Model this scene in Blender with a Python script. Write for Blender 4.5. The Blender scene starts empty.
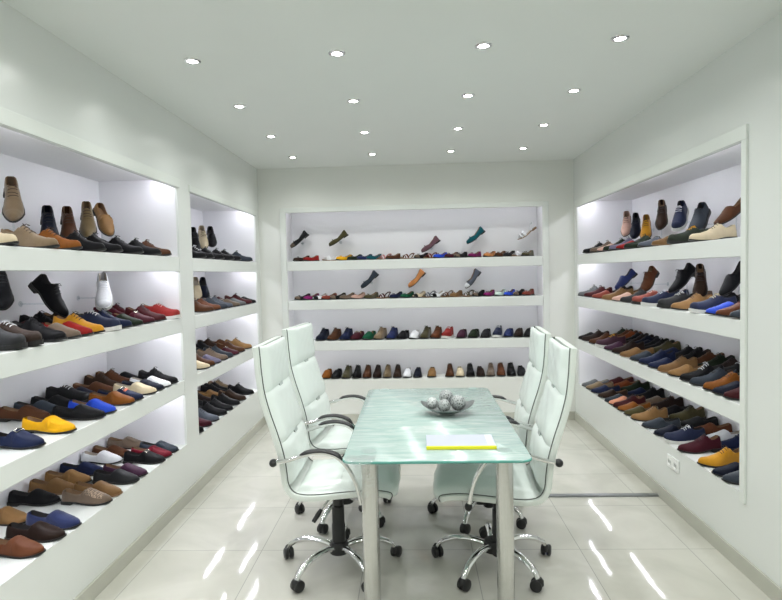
import bpy, bmesh, math, random
from mathutils import Vector, Matrix
random.seed(11)
D = bpy.data
C = bpy.context.scene.collection
SC = bpy.context.scene
PI = math.pi
rad = math.radians

# ------------------------------------------------------------------ camera
CAM_H = 1.57
def make_camera():
    f, yaw, pitch, roll = 576.6, .0401, -.04675, -.02253
    fw = Vector((-math.sin(yaw)*math.cos(pitch), math.cos(yaw)*math.cos(pitch), math.sin(pitch)))
    r = Vector((math.cos(yaw), math.sin(yaw), 0)); u = r.cross(fw)
    r2 = math.cos(roll)*r + math.sin(roll)*u
    u2 = -math.sin(roll)*r + math.cos(roll)*u
    cd = D.cameras.new('camera'); cam = D.objects.new('camera', cd); C.objects.link(cam)
    cd.sensor_fit = 'HORIZONTAL'; cd.sensor_width = 36; cd.lens = f*36/782
    cd.clip_start = .02; cd.clip_end = 60
    m = Matrix((r2, u2, -fw)).transposed().to_4x4(); m.translation = (0, 0, CAM_H)
    cam.matrix_world = m
    SC.camera = cam
make_camera()

# ------------------------------------------------------------------ world, exposure, light levels
w = D.worlds.new('world'); SC.world = w; w.use_nodes = True
w.node_tree.nodes['Background'].inputs[0].default_value = (.85, .92, .9, 1)
w.node_tree.nodes['Background'].inputs[1].default_value = .1
vs = SC.view_settings
SC.display_settings.display_device = 'sRGB'
vs.view_transform = 'Standard'; vs.look = 'None'; vs.gamma = 1; vs.use_curve_mapping = False
vs.exposure = 0.03
SPOT_W = 14.5          # one ceiling downlight
SPOT_COL = (.985, 1.0, .97)
LENS_E = 25.0
LED_E = 48.0           # shelf LED strips
LED_COL = (.93, .93, 1.0)
SC.cycles.max_bounces = 10
SC.cycles.diffuse_bounces = 6
SC.cycles.glossy_bounces = 4
SC.cycles.transmission_bounces = 6
SC.cycles.transparent_max_bounces = 8
SC.cycles.caustics_reflective = False
SC.cycles.caustics_refractive = False
SC.cycles.sample_clamp_indirect = 4

# ------------------------------------------------------------------ materials
MATS = {}
def mat(name, col=(.8, .8, .8), rough=.5, metal=0, spec=.5, coat=0, trans=0, emit=None, es=0, bump=0, bscale=200, var=0, vscale=20, sheen=0):
    if name in MATS: return MATS[name]
    m = D.materials.new(name); m.use_nodes = True
    nt = m.node_tree; b = nt.nodes['Principled BSDF']
    b.inputs['Base Color'].default_value = (*col, 1); b.inputs['Roughness'].default_value = rough
    b.inputs['Metallic'].default_value = metal; b.inputs['Specular IOR Level'].default_value = spec
    b.inputs['Coat Weight'].default_value = coat; b.inputs['Coat Roughness'].default_value = .1
    b.inputs['Transmission Weight'].default_value = trans
    b.inputs['Sheen Weight'].default_value = sheen
    if emit: b.inputs['Emission Color'].default_value = (*emit, 1); b.inputs['Emission Strength'].default_value = es
    if bump or var:
        tc = nt.nodes.new('ShaderNodeTexCoord')
    if var:
        n = nt.nodes.new('ShaderNodeTexNoise'); n.inputs['Scale'].default_value = vscale; n.inputs['Detail'].default_value = 3
        nt.links.new(tc.outputs['Object'], n.inputs['Vector'])
        mx = nt.nodes.new('ShaderNodeMix'); mx.data_type = 'RGBA'
        mx.inputs['A'].default_value = (*[c*(1-var) for c in col], 1); mx.inputs['B'].default_value = (*[min(1, c*(1+var)) for c in col], 1)
        nt.links.new(n.outputs['Fac'], mx.inputs['Factor']); nt.links.new(mx.outputs['Result'], b.inputs['Base Color'])
    if bump:
        n = nt.nodes.new('ShaderNodeTexNoise'); n.inputs['Scale'].default_value = bscale; n.inputs['Detail'].default_value = 2
        nt.links.new(tc.outputs['Object'], n.inputs['Vector'])
        bp = nt.nodes.new('ShaderNodeBump'); bp.inputs['Strength'].default_value = bump; bp.inputs['Distance'].default_value = .002
        nt.links.new(n.outputs['Fac'], bp.inputs['Height']); nt.links.new(bp.outputs['Normal'], b.inputs['Normal'])
    MATS[name] = m
    return m

M_ceil = mat('ceiling_paint', (.77, .795, .78), .5, var=.015, vscale=3)
M_wall = mat('lacquered_wall_white', (.745, .766, .75), .2, var=.012, vscale=2, bump=.02, bscale=6)
M_back = mat('back_wall_paint', (.76, .772, .74), .4, var=.012, vscale=2)
M_niche = mat('niche_white_board', (.83, .825, .86), .5, var=.01, vscale=4)
M_shelf = mat('shelf_white_lacquer', (.765, .788, .772), .22, var=.015, vscale=5)
M_trim = mat('trim_white_lacquer', (.76, .79, .76), .25, var=.01, vscale=5)
M_chrome = mat('chrome', (.80, .80, .80), .09, 1, var=.04, vscale=30)
M_steel = mat('brushed_steel', (.66, .66, .645), .2, 1, var=.06, vscale=60)
M_black = mat('black_plastic', (.012, .012, .013), .42, var=.2, vscale=40)
M_blackpad = mat('black_arm_pad', (.012, .012, .014), .35, bump=.1, var=.1)
M_dark = mat('dark_piping', (.11, .12, .115), .6, var=.1)
M_leather = mat('white_mint_leather', (.80, .86, .83), .34, coat=.4, bump=.5, bscale=17, var=.02, vscale=6)
M_shell = mat('pale_chair_shell', (.77, .82, .78), .33, coat=.2, bump=.1, bscale=30, var=.02)
M_tab = mat('grey_tab', (.42, .46, .45), .4, var=.1)
M_white = mat('white_plastic', (.85, .86, .85), .3, var=.01)
M_alu = mat('aluminium_profile', (.27, .28, .29), .35, .8, var=.05, vscale=40)
M_lens = mat('lamp_lens', (1, 1, 1), .4, emit=SPOT_COL, es=LENS_E, var=.01)
M_led = mat('led_diffuser', (1, 1, 1), .4, emit=LED_COL, es=LED_E, var=.01)
M_led_mid = mat('led_diffuser_softer', (1, 1, 1), .4, emit=LED_COL, es=LED_E*.45, var=.01)
M_led_dim = mat('led_diffuser_dim', (1, 1, 1), .4, emit=LED_COL, es=LED_E*.13, var=.01)

def floor_mat():
    m = D.materials.new('polished_floor_tile'); m.use_nodes = True; nt = m.node_tree; b = nt.nodes['Principled BSDF']
    tc = nt.nodes.new('ShaderNodeTexCoord'); mp = nt.nodes.new('ShaderNodeMapping')
    mp.inputs['Location'].default_value = (-.3, -.2, 0)
    nt.links.new(tc.outputs['Object'], mp.inputs['Vector'])
    br = nt.nodes.new('ShaderNodeTexBrick'); br.offset = 0; br.squash = 1
    br.inputs['Scale'].default_value = 1; br.inputs['Brick Width'].default_value = .6; br.inputs['Row Height'].default_value = .6
    br.inputs['Mortar Size'].default_value = .0022; br.inputs['Mortar Smooth'].default_value = .2
    br.inputs['Color1'].default_value = (.57, .56, .50, 1); br.inputs['Color2'].default_value = (.60, .59, .535, 1)
    br.inputs['Mortar'].default_value = (.36, .36, .33, 1)
    nt.links.new(mp.outputs['Vector'], br.inputs['Vector'])
    n = nt.nodes.new('ShaderNodeTexNoise'); n.inputs['Scale'].default_value = 2.3; n.inputs['Detail'].default_value = 6; n.inputs['Distortion'].default_value = 1.2
    nt.links.new(tc.outputs['Object'], n.inputs['Vector'])
    rp = nt.nodes.new('ShaderNodeValToRGB'); rp.color_ramp.elements[0].position = .35; rp.color_ramp.elements[0].color = (.9, .9, .89, 1)
    rp.color_ramp.elements[1].position = .65; rp.color_ramp.elements[1].color = (1.04, 1.04, 1.04, 1)
    nt.links.new(n.outputs['Fac'], rp.inputs['Fac'])
    mx = nt.nodes.new('ShaderNodeMix'); mx.data_type = 'RGBA'; mx.blend_type = 'MULTIPLY'; mx.inputs['Factor'].default_value = 1
    nt.links.new(br.outputs['Color'], mx.inputs['A']); nt.links.new(rp.outputs['Color'], mx.inputs['B'])
    nt.links.new(mx.outputs['Result'], b.inputs['Base Color'])
    b.inputs['Roughness'].default_value = .055; b.inputs['Specular IOR Level'].default_value = .6
    n2 = nt.nodes.new('ShaderNodeTexNoise'); n2.inputs['Scale'].default_value = 5
    nt.links.new(tc.outputs['Object'], n2.inputs['Vector'])
    bp = nt.nodes.new('ShaderNodeBump'); bp.inputs['Strength'].default_value = .06; bp.inputs['Distance'].default_value = .01
    nt.links.new(n2.outputs['Fac'], bp.inputs['Height']); nt.links.new(bp.outputs['Normal'], b.inputs['Normal'])
    return m
M_floor = floor_mat()
M_skirt = mat('tile_skirting', (.50, .50, .44), .2, var=.06, vscale=6)

def glass_mat():
    m = D.materials.new('frosted_mint_glass'); m.use_nodes = True; nt = m.node_tree; b = nt.nodes['Principled BSDF']
    tc = nt.nodes.new('ShaderNodeTexCoord'); mp = nt.nodes.new('ShaderNodeMapping'); mp.inputs['Scale'].default_value = (1.7, 8, 1)
    mp.inputs['Rotation'].default_value = (0, 0, .05)
    nt.links.new(tc.outputs['Object'], mp.inputs['Vector'])
    n = nt.nodes.new('ShaderNodeTexNoise'); n.inputs['Scale'].default_value = 1.6; n.inputs['Detail'].default_value = 7; n.inputs['Roughness'].default_value = .68; n.inputs['Distortion'].default_value = 1.3
    nt.links.new(mp.outputs['Vector'], n.inputs['Vector'])
    rp = nt.nodes.new('ShaderNodeValToRGB'); e = rp.color_ramp.elements
    e[0].position = .36; e[0].color = (.47, .66, .615, 1); e[1].position = .74; e[1].color = (.90, .95, .935, 1)
    k = e.new(.52); k.color = (.60, .765, .725, 1)
    nt.links.new(n.outputs['Fac'], rp.inputs['Fac']); nt.links.new(rp.outputs['Color'], b.inputs['Base Color'])
    b.inputs['Roughness'].default_value = .24; b.inputs['Transmission Weight'].default_value = .3; b.inputs['IOR'].default_value = 1.4
    b.inputs['Coat Weight'].default_value = .55; b.inputs['Coat Roughness'].default_value = .13
    n2 = nt.nodes.new('ShaderNodeTexNoise'); n2.inputs['Scale'].default_value = 3.2; n2.inputs['Detail'].default_value = 4
    nt.links.new(mp.outputs['Vector'], n2.inputs['Vector'])
    bp = nt.nodes.new('ShaderNodeBump'); bp.inputs['Strength'].default_value = .35; bp.inputs['Distance'].default_value = .006
    nt.links.new(n2.outputs['Fac'], bp.inputs['Height']); nt.links.new(bp.outputs['Normal'], b.inputs['Normal'])
    # crinkled clear wrap over the glass
    n3 = nt.nodes.new('ShaderNodeTexNoise'); n3.noise_type = 'RIDGED_MULTIFRACTAL'; n3.inputs['Scale'].default_value = 3.2; n3.inputs['Detail'].default_value = 3; n3.inputs['Distortion'].default_value = 1.0
    nt.links.new(mp.outputs['Vector'], n3.inputs['Vector'])
    b3 = nt.nodes.new('ShaderNodeBump'); b3.inputs['Strength'].default_value = .45; b3.inputs['Distance'].default_value = .01
    nt.links.new(n3.outputs['Fac'], b3.inputs['Height']); nt.links.new(b3.outputs['Normal'], b.inputs['Coat Normal'])
    return m
M_glass = glass_mat()
M_glassedge = mat('green_glass_edge', (.13, .42, .36), .12, trans=.2, var=.15, vscale=10)
def acrylic_mat():
    m = D.materials.new('clear_acrylic'); m.use_nodes = True; nt = m.node_tree
    nt.nodes.remove(nt.nodes['Principled BSDF']); out = nt.nodes['Material Output']
    t = nt.nodes.new('ShaderNodeBsdfTransparent'); t.inputs[0].default_value = (.95, .97, .98, 1)
    g = nt.nodes.new('ShaderNodeBsdfGlossy'); g.inputs['Roughness'].default_value = .08
    fr = nt.nodes.new('ShaderNodeValue'); fr.outputs[0].default_value = .14
    mx = nt.nodes.new('ShaderNodeMixShader')
    nt.links.new(fr.outputs[0], mx.inputs[0]); nt.links.new(t.outputs[0], mx.inputs[1]); nt.links.new(g.outputs[0], mx.inputs[2])
    nt.links.new(mx.outputs[0], out.inputs[0])
    return m
M_acrylic = acrylic_mat()
def film_mat():
    m = D.materials.new('clear_plastic_film'); m.use_nodes = True; nt = m.node_tree
    nt.nodes.remove(nt.nodes['Principled BSDF']); out = nt.nodes['Material Output']
    tc = nt.nodes.new('ShaderNodeTexCoord')
    n = nt.nodes.new('ShaderNodeTexNoise'); n.inputs['Scale'].default_value = 24; n.inputs['Detail'].default_value = 3
    nt.links.new(tc.outputs['Object'], n.inputs['Vector'])
    bp = nt.nodes.new('ShaderNodeBump'); bp.inputs['Strength'].default_value = .8; bp.inputs['Distance'].default_value = .01
    nt.links.new(n.outputs['Fac'], bp.inputs['Height'])
    t = nt.nodes.new('ShaderNodeBsdfTransparent'); t.inputs[0].default_value = (.97, .98, .98, 1)
    g = nt.nodes.new('ShaderNodeBsdfGlossy'); g.inputs['Roughness'].default_value = .15
    nt.links.new(bp.outputs['Normal'], g.inputs['Normal'])
    mx = nt.nodes.new('ShaderNodeMixShader'); mx.inputs[0].default_value = .2
    nt.links.new(t.outputs[0], mx.inputs[1]); nt.links.new(g.outputs[0], mx.inputs[2]); nt.links.new(mx.outputs[0], out.inputs[0])
    return m
M_film = film_mat()

# ------------------------------------------------------------------ mesh helpers
class MB:
    def __init__(s): s.v = []; s.f = []; s.mi = []
    def face(s, idx, mi=0): s.f.append(tuple(idx)); s.mi.append(mi)
    def box(s, x0, x1, y0, y1, z0, z1, mi=0):
        b = len(s.v)
        s.v += [(x, y, z) for z in (z0, z1) for y in (y0, y1) for x in (x0, x1)]
        for q in ((0, 2, 3, 1), (4, 5, 7, 6), (0, 1, 5, 4), (2, 6, 7, 3), (0, 4, 6, 2), (1, 3, 7, 5)): s.face([b+i for i in q], mi)
    def quad(s, a, b_, c, d, mi=0):
        b = len(s.v); s.v += [a, b_, c, d]; s.face((b, b+1, b+2, b+3), mi)
    def grid(s, rows, mi=0, closed=False):
        b = len(s.v); n = len(rows[0])
        for r in rows: s.v += [tuple(p) for p in r]
        for i in range(len(rows)-1):
            for j in range(n if closed else n-1):
                k = (j+1) % n
                s.face((b+i*n+j, b+i*n+k, b+(i+1)*n+k, b+(i+1)*n+j), mi)
        return b
    def tube(s, pts, r, n=10, mi=0, end_disc=True):
        pts = [Vector(p) for p in pts]; rs = r if isinstance(r, (list, tuple)) else [r]*len(pts)
        rows = []; ref = None
        for i, p in enumerate(pts):
            t = (pts[min(i+1, len(pts)-1)] - pts[max(i-1, 0)]).normalized()
            if ref is None: ref = Vector((0, 0, 1)) if abs(t.z) < .9 else Vector((1, 0, 0))
            a = (ref - t*ref.dot(t)).normalized(); ref = a; c = t.cross(a)
            rows.append([p + rs[i]*(math.cos(2*PI*k/n)*a + math.sin(2*PI*k/n)*c) for k in range(n)])
        b = s.grid(rows, mi, True)
        if end_disc:
            s.face([b+k for k in range(n)][::-1], mi); e = b+(len(pts)-1)*n; s.face([e+k for k in range(n)], mi)
    def lathe(s, prof, n=20, cx=0, cy=0, mi=0):
        rows = [[(cx+r*math.cos(2*PI*k/n), cy+r*math.sin(2*PI*k/n), z) for k in range(n)] for r, z in prof]
        b = s.grid(rows, mi, True)
        if prof[0][0] > 1e-5: s.face([b+k for k in range(n)][::-1], mi)
        if prof[-1][0] > 1e-5: e = b+(len(prof)-1)*n; s.face([e+k for k in range(n)], mi)
    def mesh(s, name, mats, smooth=True, angle=40, weld=True):
        me = D.meshes.new(name); me.from_pydata(s.v, [], s.f)
        for m in (mats if isinstance(mats, (list, tuple)) else [mats]): me.materials.append(m)
        for p, k in zip(me.polygons, s.mi): p.material_index = k
        bm = bmesh.new(); bm.from_mesh(me)
        if weld: bmesh.ops.remove_doubles(bm, verts=bm.verts, dist=1e-5)
        bmesh.ops.dissolve_degenerate(bm, edges=bm.edges, dist=1e-6)
        bmesh.ops.recalc_face_normals(bm, faces=bm.faces)
        bm.to_mesh(me); bm.free()
        if smooth:
            me.polygons.foreach_set('use_smooth', [True]*len(me.polygons))
            me.set_sharp_from_angle(angle=rad(angle))
        me.update()
        return me
    def build(s, name, mats, parent=None, bevel=0, **k):
        o = D.objects.new(name, s.mesh(name, mats, **k)); C.objects.link(o)
        if parent: o.parent = parent
        if bevel:
            md = o.modifiers.new('bevel', 'BEVEL'); md.width = bevel; md.segments = 2; md.limit_method = 'ANGLE'; md.angle_limit = rad(40)
        return o

def tag(o, label, cat, group=None):
    o['label'] = label; o['category'] = cat
    if group: o['group'] = group
    return o
def empty(name, loc=(0, 0, 0), rot=(0, 0, 0)):
    o = D.objects.new(name, None); C.objects.link(o); o.location = loc; o.rotation_euler = rot; o.empty_display_size = .05
    return o
def kids(o): return KIDS.get(o.name, [])
KIDS = {}
def child(o, parent):
    o.parent = parent; KIDS.setdefault(parent.name, []).append(o); return o
def structure(name, mb, m, bevel=0, **k):
    o = mb.build(name, m, None, bevel, **k); o['kind'] = 'structure'; return o
def copy_tree(o, parent=None):
    c = o.copy(); C.objects.link(c)
    if parent: child(c, parent)
    for k in kids(o): copy_tree(k, c)
    return c
def part(mb, name, m, parent, **k):
    o = mb.build(name, m, None, **k); return child(o, parent)

# ------------------------------------------------------------------ the room
XL, XR, YB, YF, ZC = -1.615, 1.658, 6.033, -1.6, 2.689
ND, BD = .55, .27                       # niche depths, side walls and back wall
SHELF_Z = {1: 1.713, 2: 1.29, 3: .855, 4: .40}
BACK_Z = {1: 1.713, 2: 1.30, 3: .865, 4: .455}
NT = 2.19                               # bottom of the header lip
NC = 2.25                               # niche ceiling behind the lip
def side_wall(name, X, s, bays):
    """wall front at X, niches cut into it; s is the outward direction (-1 left, +1 right)"""
    m = MB(); Xo = X+s*ND
    a, b = min(X, X+s*(ND+.05)), max(X, X+s*(ND+.05))
    y = YF
    for y0, y1 in bays:
        m.box(a, b, y, y0, 0, ZC)                # solid piece before the niche
        m.box(a, b, y0, y1, 0, SHELF_Z[4])      # plinth
        m.box(a, b, y0, y1, NC, ZC)             # header
        m.box(min(X, X+s*.022), max(X, X+s*.022), y0, y1, NT, NC)
        y = y1
    m.box(a, b, y, YB+BD+.05, 0, ZC)
    structure(name, m, M_wall, smooth=False, weld=False)
    for i, (y0, y1) in enumerate(bays):          # white board lining of the niche
        n = MB(); t = .004
        n.box(min(Xo, Xo-s*t), max(Xo, Xo-s*t), y0, y1, SHELF_Z[4], NC)
        x0, x1 = min(X+s*.014, Xo), max(X+s*.014, Xo)
        n.box(x0, x1, y0, y0+t, SHELF_Z[4], NC); n.box(x0, x1, y1-t, y1, SHELF_Z[4], NC)
        n.box(min(X+s*.022, Xo), max(X+s*.022, Xo), y0, y1, NC-t, NC)
        structure(name+'_niche_lining' if i == 0 else name+'_niche_lining_%d' % (i+1), n, M_niche, smooth=False, weld=False)
LEFT_BAYS = [(1.75, 3.94), (4.17, 5.90)]
RIGHT_BAYS = [(2.975, 5.92)]
side_wall('wall_left', XL, -1, LEFT_BAYS)
side_wall('wall_right', XR, 1, RIGHT_BAYS)
m = MB(); BX0, BX1, BT = -1.33, 1.34, 2.223
m.box(XL, BX0, YB, YB+BD+.05, 0, ZC); m.box(BX1, XR, YB, YB+BD+.05, 0, ZC)
m.box(BX0, BX1, YB, YB+BD+.05, 0, BACK_Z[4]); m.box(BX0, BX1, YB, YB+BD+.05, BT+.05, ZC); m.box(BX0, BX1, YB, YB+.02, BT, BT+.05)
structure('wall_back', m, M_back, smooth=False, weld=False)
m = MB(); t = .004
m.box(BX0, BX1, YB+BD-t, YB+BD, BACK_Z[4], BT+.05); m.box(BX0, BX0+t, YB+.012, YB+BD, BACK_Z[4], BT)
m.box(BX1-t, BX1, YB+.012, YB+BD, BACK_Z[4], BT); m.box(BX0, BX1, YB+.02, YB+BD, BT+.05-t, BT+.05)
structure('wall_back_niche_lining', m, M_niche, smooth=False, weld=False)
m = MB(); m.box(XL-.6, XR+.6, YF-.1, YF, 0, ZC); structure('wall_front', m, M_wall, smooth=False)
m = MB(); m.box(XL-.6, XR+.6, YF-.1, YB+BD+.06, -.08, 0); structure('floor', m, M_floor, smooth=False)
m = MB(); m.box(XL-.6, XR+.6, YF-.1, YB+BD+.06, ZC, ZC+.08); structure('ceiling', m, M_ceil, smooth=False)
# baseboards
for nm, bx in (('baseboard_left', (XL, XL+.013, YF, YB)), ('baseboard_right', (XR-.013, XR, YF, YB)), ('baseboard_back', (XL+.013, XR-.013, YB-.013, YB))):
    m = MB(); m.box(*bx, 0, .085); structure(nm, m, M_skirt, bevel=.002, smooth=False)
# trims round the openings
def trim(i, boxes):
    m = MB()
    for b in boxes: m.box(*b)
    structure('trim_%d' % i, m, M_trim, bevel=.003, smooth=False, weld=False)
P = .014
trim(1, [(XL, XL+P, YF, 3.965, NT, 2.256)])
trim(2, [(XL, XL+P, 4.14, 5.93, NT, 2.240)])
trim(3, [(XR-P, XR, 2.931, 5.94, NT+.001, 2.262), (XR-P, XR, 2.931, 2.975, .36, NT+.001)])
trim(4, [(BX0-.06, BX1+.06, YB-P, YB, BT, 2.272), (BX0-.06, BX0, YB-P, YB, BACK_Z[4], BT), (BX1, BX1+.06, YB-P, YB, BACK_Z[4], BT)])
# aluminium floor strip on the right
m = MB(); m.box(.80, XR-.013, 3.945, 3.985, 0, .012); structure('trim_5', m, M_alu, bevel=.002, smooth=False)

# ------------------------------------------------------------------ shelves and LED strips
ORD = {1: 'top', 2: 'second', 3: 'third', 4: 'bottom'}
LEVEL = {1: 'top', 2: 'middle', 3: 'lowest'}
def shelf(box, label, lip):
    x0, x1, y0, y1, z0, z1 = box; m = MB()
    a, h = lip                                   # board with a deep front lip that hides the LED strip
    if a == 'x': prof = [(x0, z1-.035), (x0, z1), (x1, z1), (x1, z0), (x1-h, z0), (x1-h, z1-.035)] if h > 0 else [(x1, z1-.035), (x1, z1), (x0, z1), (x0, z0), (x0-h, z0), (x0-h, z1-.035)]
    else: prof = [(y1, z1-.035), (y1, z1), (y0, z1), (y0, z0), (y0+h, z0), (y0+h, z1-.035)]
    rows = [[(p, q, z) for p, z in prof] for q in (y0, y1)] if a == 'x' else [[(q, p, z) for p, z in prof] for q in (x0, x1)]
    b = m.grid(rows, 0, True)
    for e in (0, 6): m.face((b+e+0, b+e+1, b+e+2, b+e+5)); m.face((b+e+2, b+e+3, b+e+4, b+e+5))
    o = m.build('wall_shelf', M_shelf, None, .004, smooth=False)
    tag(o, label, 'shelf', 'white shelf boards in the wall niches')
def led(box, label, grp, m_led=M_led):
    """LED strip: one channel with short lit lengths in it"""
    x0, x1, y0, y1, z0, z1 = box
    r = empty('led_strip', ((x0+x1)/2, (y0+y1)/2, z1)); lx, ly = r.location.x, r.location.y
    m = MB(); m.box(x0-lx-.004, x1-lx+.004, y0-ly, y1-ly, -.005, 0); part(m, 'channel', M_white, r, smooth=False)
    along_y = (y1-y0) > (x1-x0); a0, a1 = (y0-ly, y1-ly) if along_y else (x0-lx, x1-lx)
    n = max(2, round((a1-a0)/.95)); step = (a1-a0)/n; lit = step*.66 if along_y else step
    for k in range(n):
        c = a0+step*(k+.5); m = MB()
        if k == n-1: c = a1-lit/2
        if along_y: m.box(x0-lx, x1-lx, c-lit/2, c+lit/2, -.011, -.005)
        else: m.box(c-lit/2, c+lit/2, y0-ly, y1-ly, -.011, -.005)
        part(m, 'diffuser', m_led, r, smooth=False)
    tag(r, label, 'light strip', grp)
for X, s, bays, names in ((XL, -1, LEFT_BAYS, ('near left bay', 'far left bay')), (XR, 1, RIGHT_BAYS, ('right wall niche',))):
    for (y0, y1), nm in zip(bays, names):
        xa, xb = min(X, X+s*(ND-.004)), max(X, X+s*(ND-.004))
        for k in (1, 2, 3):
            shelf((xa, xb, y0+.004, y1-.004, SHELF_Z[k]-.1, SHELF_Z[k]), 'thick white shelf board, %s of the three in the %s' % (LEVEL[k], nm), ('x', .022*-s))
        for k in (0, 1, 2, 3):
            zt = NC-.004 if k == 0 else SHELF_Z[k]-.035
            xm = X+s*.10
            led((xm-.007, xm+.007, y0+.03, y1-.03, zt-.011, zt), 'white LED strip under the %s of the %s' % ('ceiling' if k == 0 else ORD[k]+' shelf', nm), 'LED strips under the shelves', M_led_mid if s > 0 and k >= 2 else M_led)
for k in (1, 2, 3):
    shelf((BX0+.004, BX1-.004, YB, YB+BD-.004, BACK_Z[k]-.1, BACK_Z[k]), 'thick white shelf board, %s of the three in the back wall niche' % LEVEL[k], ('y', .022))
for k in (0, 1, 2, 3):
    zt = BT+.046 if k == 0 else BACK_Z[k]-.035
    led((BX0+.03, BX1-.03, YB+.05, YB+.068, zt-.011, zt), 'white LED strip under the %s of the back wall niche' % ('ceiling' if k == 0 else ORD[k]+' shelf'), 'LED strips under the shelves', M_led_dim)

# ------------------------------------------------------------------ downlights
def make_downlight():
    r = empty('ceiling_downlight')
    m = MB(); m.lathe([(.026, -.001), (.028, -.006), (.042, -.004), (.044, 0)], 28); part(m, 'ring', M_chrome, r)
    m = MB(); m.lathe([(0, -.010), (.016, -.008), (.025, -.004), (.026, -.001)], 24); part(m, 'lens', M_lens, r)
    l = D.lights.new('downlight_lamp', 'SPOT'); l.energy = SPOT_W; l.color = SPOT_COL; l.spot_size = rad(155); l.spot_blend = 1.0; l.shadow_soft_size = .035
    lo = D.objects.new('lamp', l); C.objects.link(lo); lo.location = (0, 0, -.03); child(lo, r)
    return r
dl = make_downlight(); first = True
ROWS = [(5.44, 'fourth row, by the back wall'), (4.6, 'third row from the camera'), (3.76, 'second row from the camera'), (2.95, 'row nearest the camera'),
        (2.12, 'row above the viewer'), (1.3, 'first row behind the viewer'), (.47, 'second row behind the viewer'), (-.4, 'third row behind the viewer')]
COLS = [(-1.12, 'leftmost'), (-.365, 'second from left'), (.37, 'third from left'), (1.03, 'rightmost')]
for y, rn in ROWS:
    for x, cn in COLS:
        o = dl if first else copy_tree(dl); first = False
        o.location = (x, y - x*.04, ZC)
        tag(o, 'small round recessed ceiling downlight, %s in the %s' % (cn, rn), 'ceiling light', 'recessed downlights')

# ------------------------------------------------------------------ table
M_plate_seen = mat('plate_seen_through_glass', (.40, .50, .48), .35, .3, var=.1)
def glass_table():
    cx, cy = .085, 3.26; hx, hy = .418, .79; zt = .75; th = .012; rc = .05
    r = empty('glass_table', (cx, cy, 0))
    out = []
    for qx, qy, a0 in ((1, 1, 0), (-1, 1, 90), (-1, -1, 180), (1, -1, 270)):
        for k in range(7):
            a = rad(a0+15*k); out.append((qx*(hx-rc)+rc*math.cos(a), qy*(hy-rc)+rc*math.sin(a)))
    def ring(inset, z): return [(x*(1-inset/hx), y*(1-inset/hy), z) for x, y in out]
    rows = [ring(.003, zt-th), ring(0, zt-th+.003), ring(0, zt-.003), ring(.003, zt)]
    m = MB(); b = m.grid(rows, 1, True); n = len(out)
    m.face([b+k for k in range(n)][::-1], 0); m.face([b+3*n+k for k in range(n)], 0)
    part(m, 'table_top', [M_glass, M_glassedge], r)
    for x, y in ((-.307, -.64), (.312, -.64), (-.307, .762), (.312, .762)):
        m = MB(); m.lathe([(.040, .004), (.040, .722)], 28, x, y); leg = part(m, 'leg', M_steel, r)
        m = MB(); m.lathe([(.043, 0), (.043, .010), (.041, .014), (.0405, .03)], 28, x, y); part(m, 'foot_cup', M_black, leg)
        m = MB(); m.lathe([(.034, zt+.0002), (.034, zt+.0012), (.030, zt+.0016), (.001, zt+.0016)], 24, x, y); part(m, 'end_disc', M_plate_seen, leg)  # added disc on the glass, standing in for the mounting plate seen through it
        m = MB(); m.lathe([(.040, .718), (.045, .724), (.045, zt-th)], 28, x, y); part(m, 'mounting_plate', M_steel, leg)
    tag(r, 'long meeting table with frosted mint glass top on four round steel legs', 'table')
    # loose protective film hanging off the near left corner
    m = MB(); rows = []
    for j in range(15):
        v = j/14; row = []
        for i in range(15):
            u = i/14
            x = cx-hx+.015+u*.13; y = cy-hy
            if v < .3: p = (x + .006*math.sin(9*u), y + .08 - v*.267+ .0, zt+.004+.003*math.sin(13*u+5*v))
            else:
                d = (v-.3)/.7
                p = (x-.005+.012*math.sin(6*v+3*u), y-.010-.014*abs(math.sin(8*u+2*v))*d, zt+.002-d*(.11+.05*math.sin(3.3*u)))
            row.append(p)
        rows.append(row)
    m.grid(rows)
    o = m.build('plastic_film', M_film)
    tag(o, 'loose clear plastic film hanging over the near left corner of the glass table', 'plastic film')
glass_table()

# ------------------------------------------------------------------ things on the table
def woven_ball_mat(name, lo, hi):
    m = D.materials.new(name); m.use_nodes = True; nt = m.node_tree; b = nt.nodes['Principled BSDF']; tc = nt.nodes.new('ShaderNodeTexCoord')
    v = nt.nodes.new('ShaderNodeTexVoronoi'); v.feature = 'DISTANCE_TO_EDGE'; v.inputs['Scale'].default_value = 75
    nt.links.new(tc.outputs['Object'], v.inputs['Vector'])
    r = nt.nodes.new('ShaderNodeValToRGB'); r.color_ramp.elements[0].color = (*hi, 1); r.color_ramp.elements[1].color = (*lo, 1); r.color_ramp.elements[0].position = .06; r.color_ramp.elements[1].position = .22
    nt.links.new(v.outputs['Distance'], r.inputs['Fac']); nt.links.new(r.outputs['Color'], b.inputs['Base Color'])
    b.inputs['Roughness'].default_value = .4; b.inputs['Metallic'].default_value = .3
    bp = nt.nodes.new('ShaderNodeBump'); bp.invert = True; bp.inputs['Strength'].default_value = .8; bp.inputs['Distance'].default_value = .004
    nt.links.new(v.outputs['Distance'], bp.inputs['Height']); nt.links.new(bp.outputs['Normal'], b.inputs['Normal'])
    return m
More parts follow.
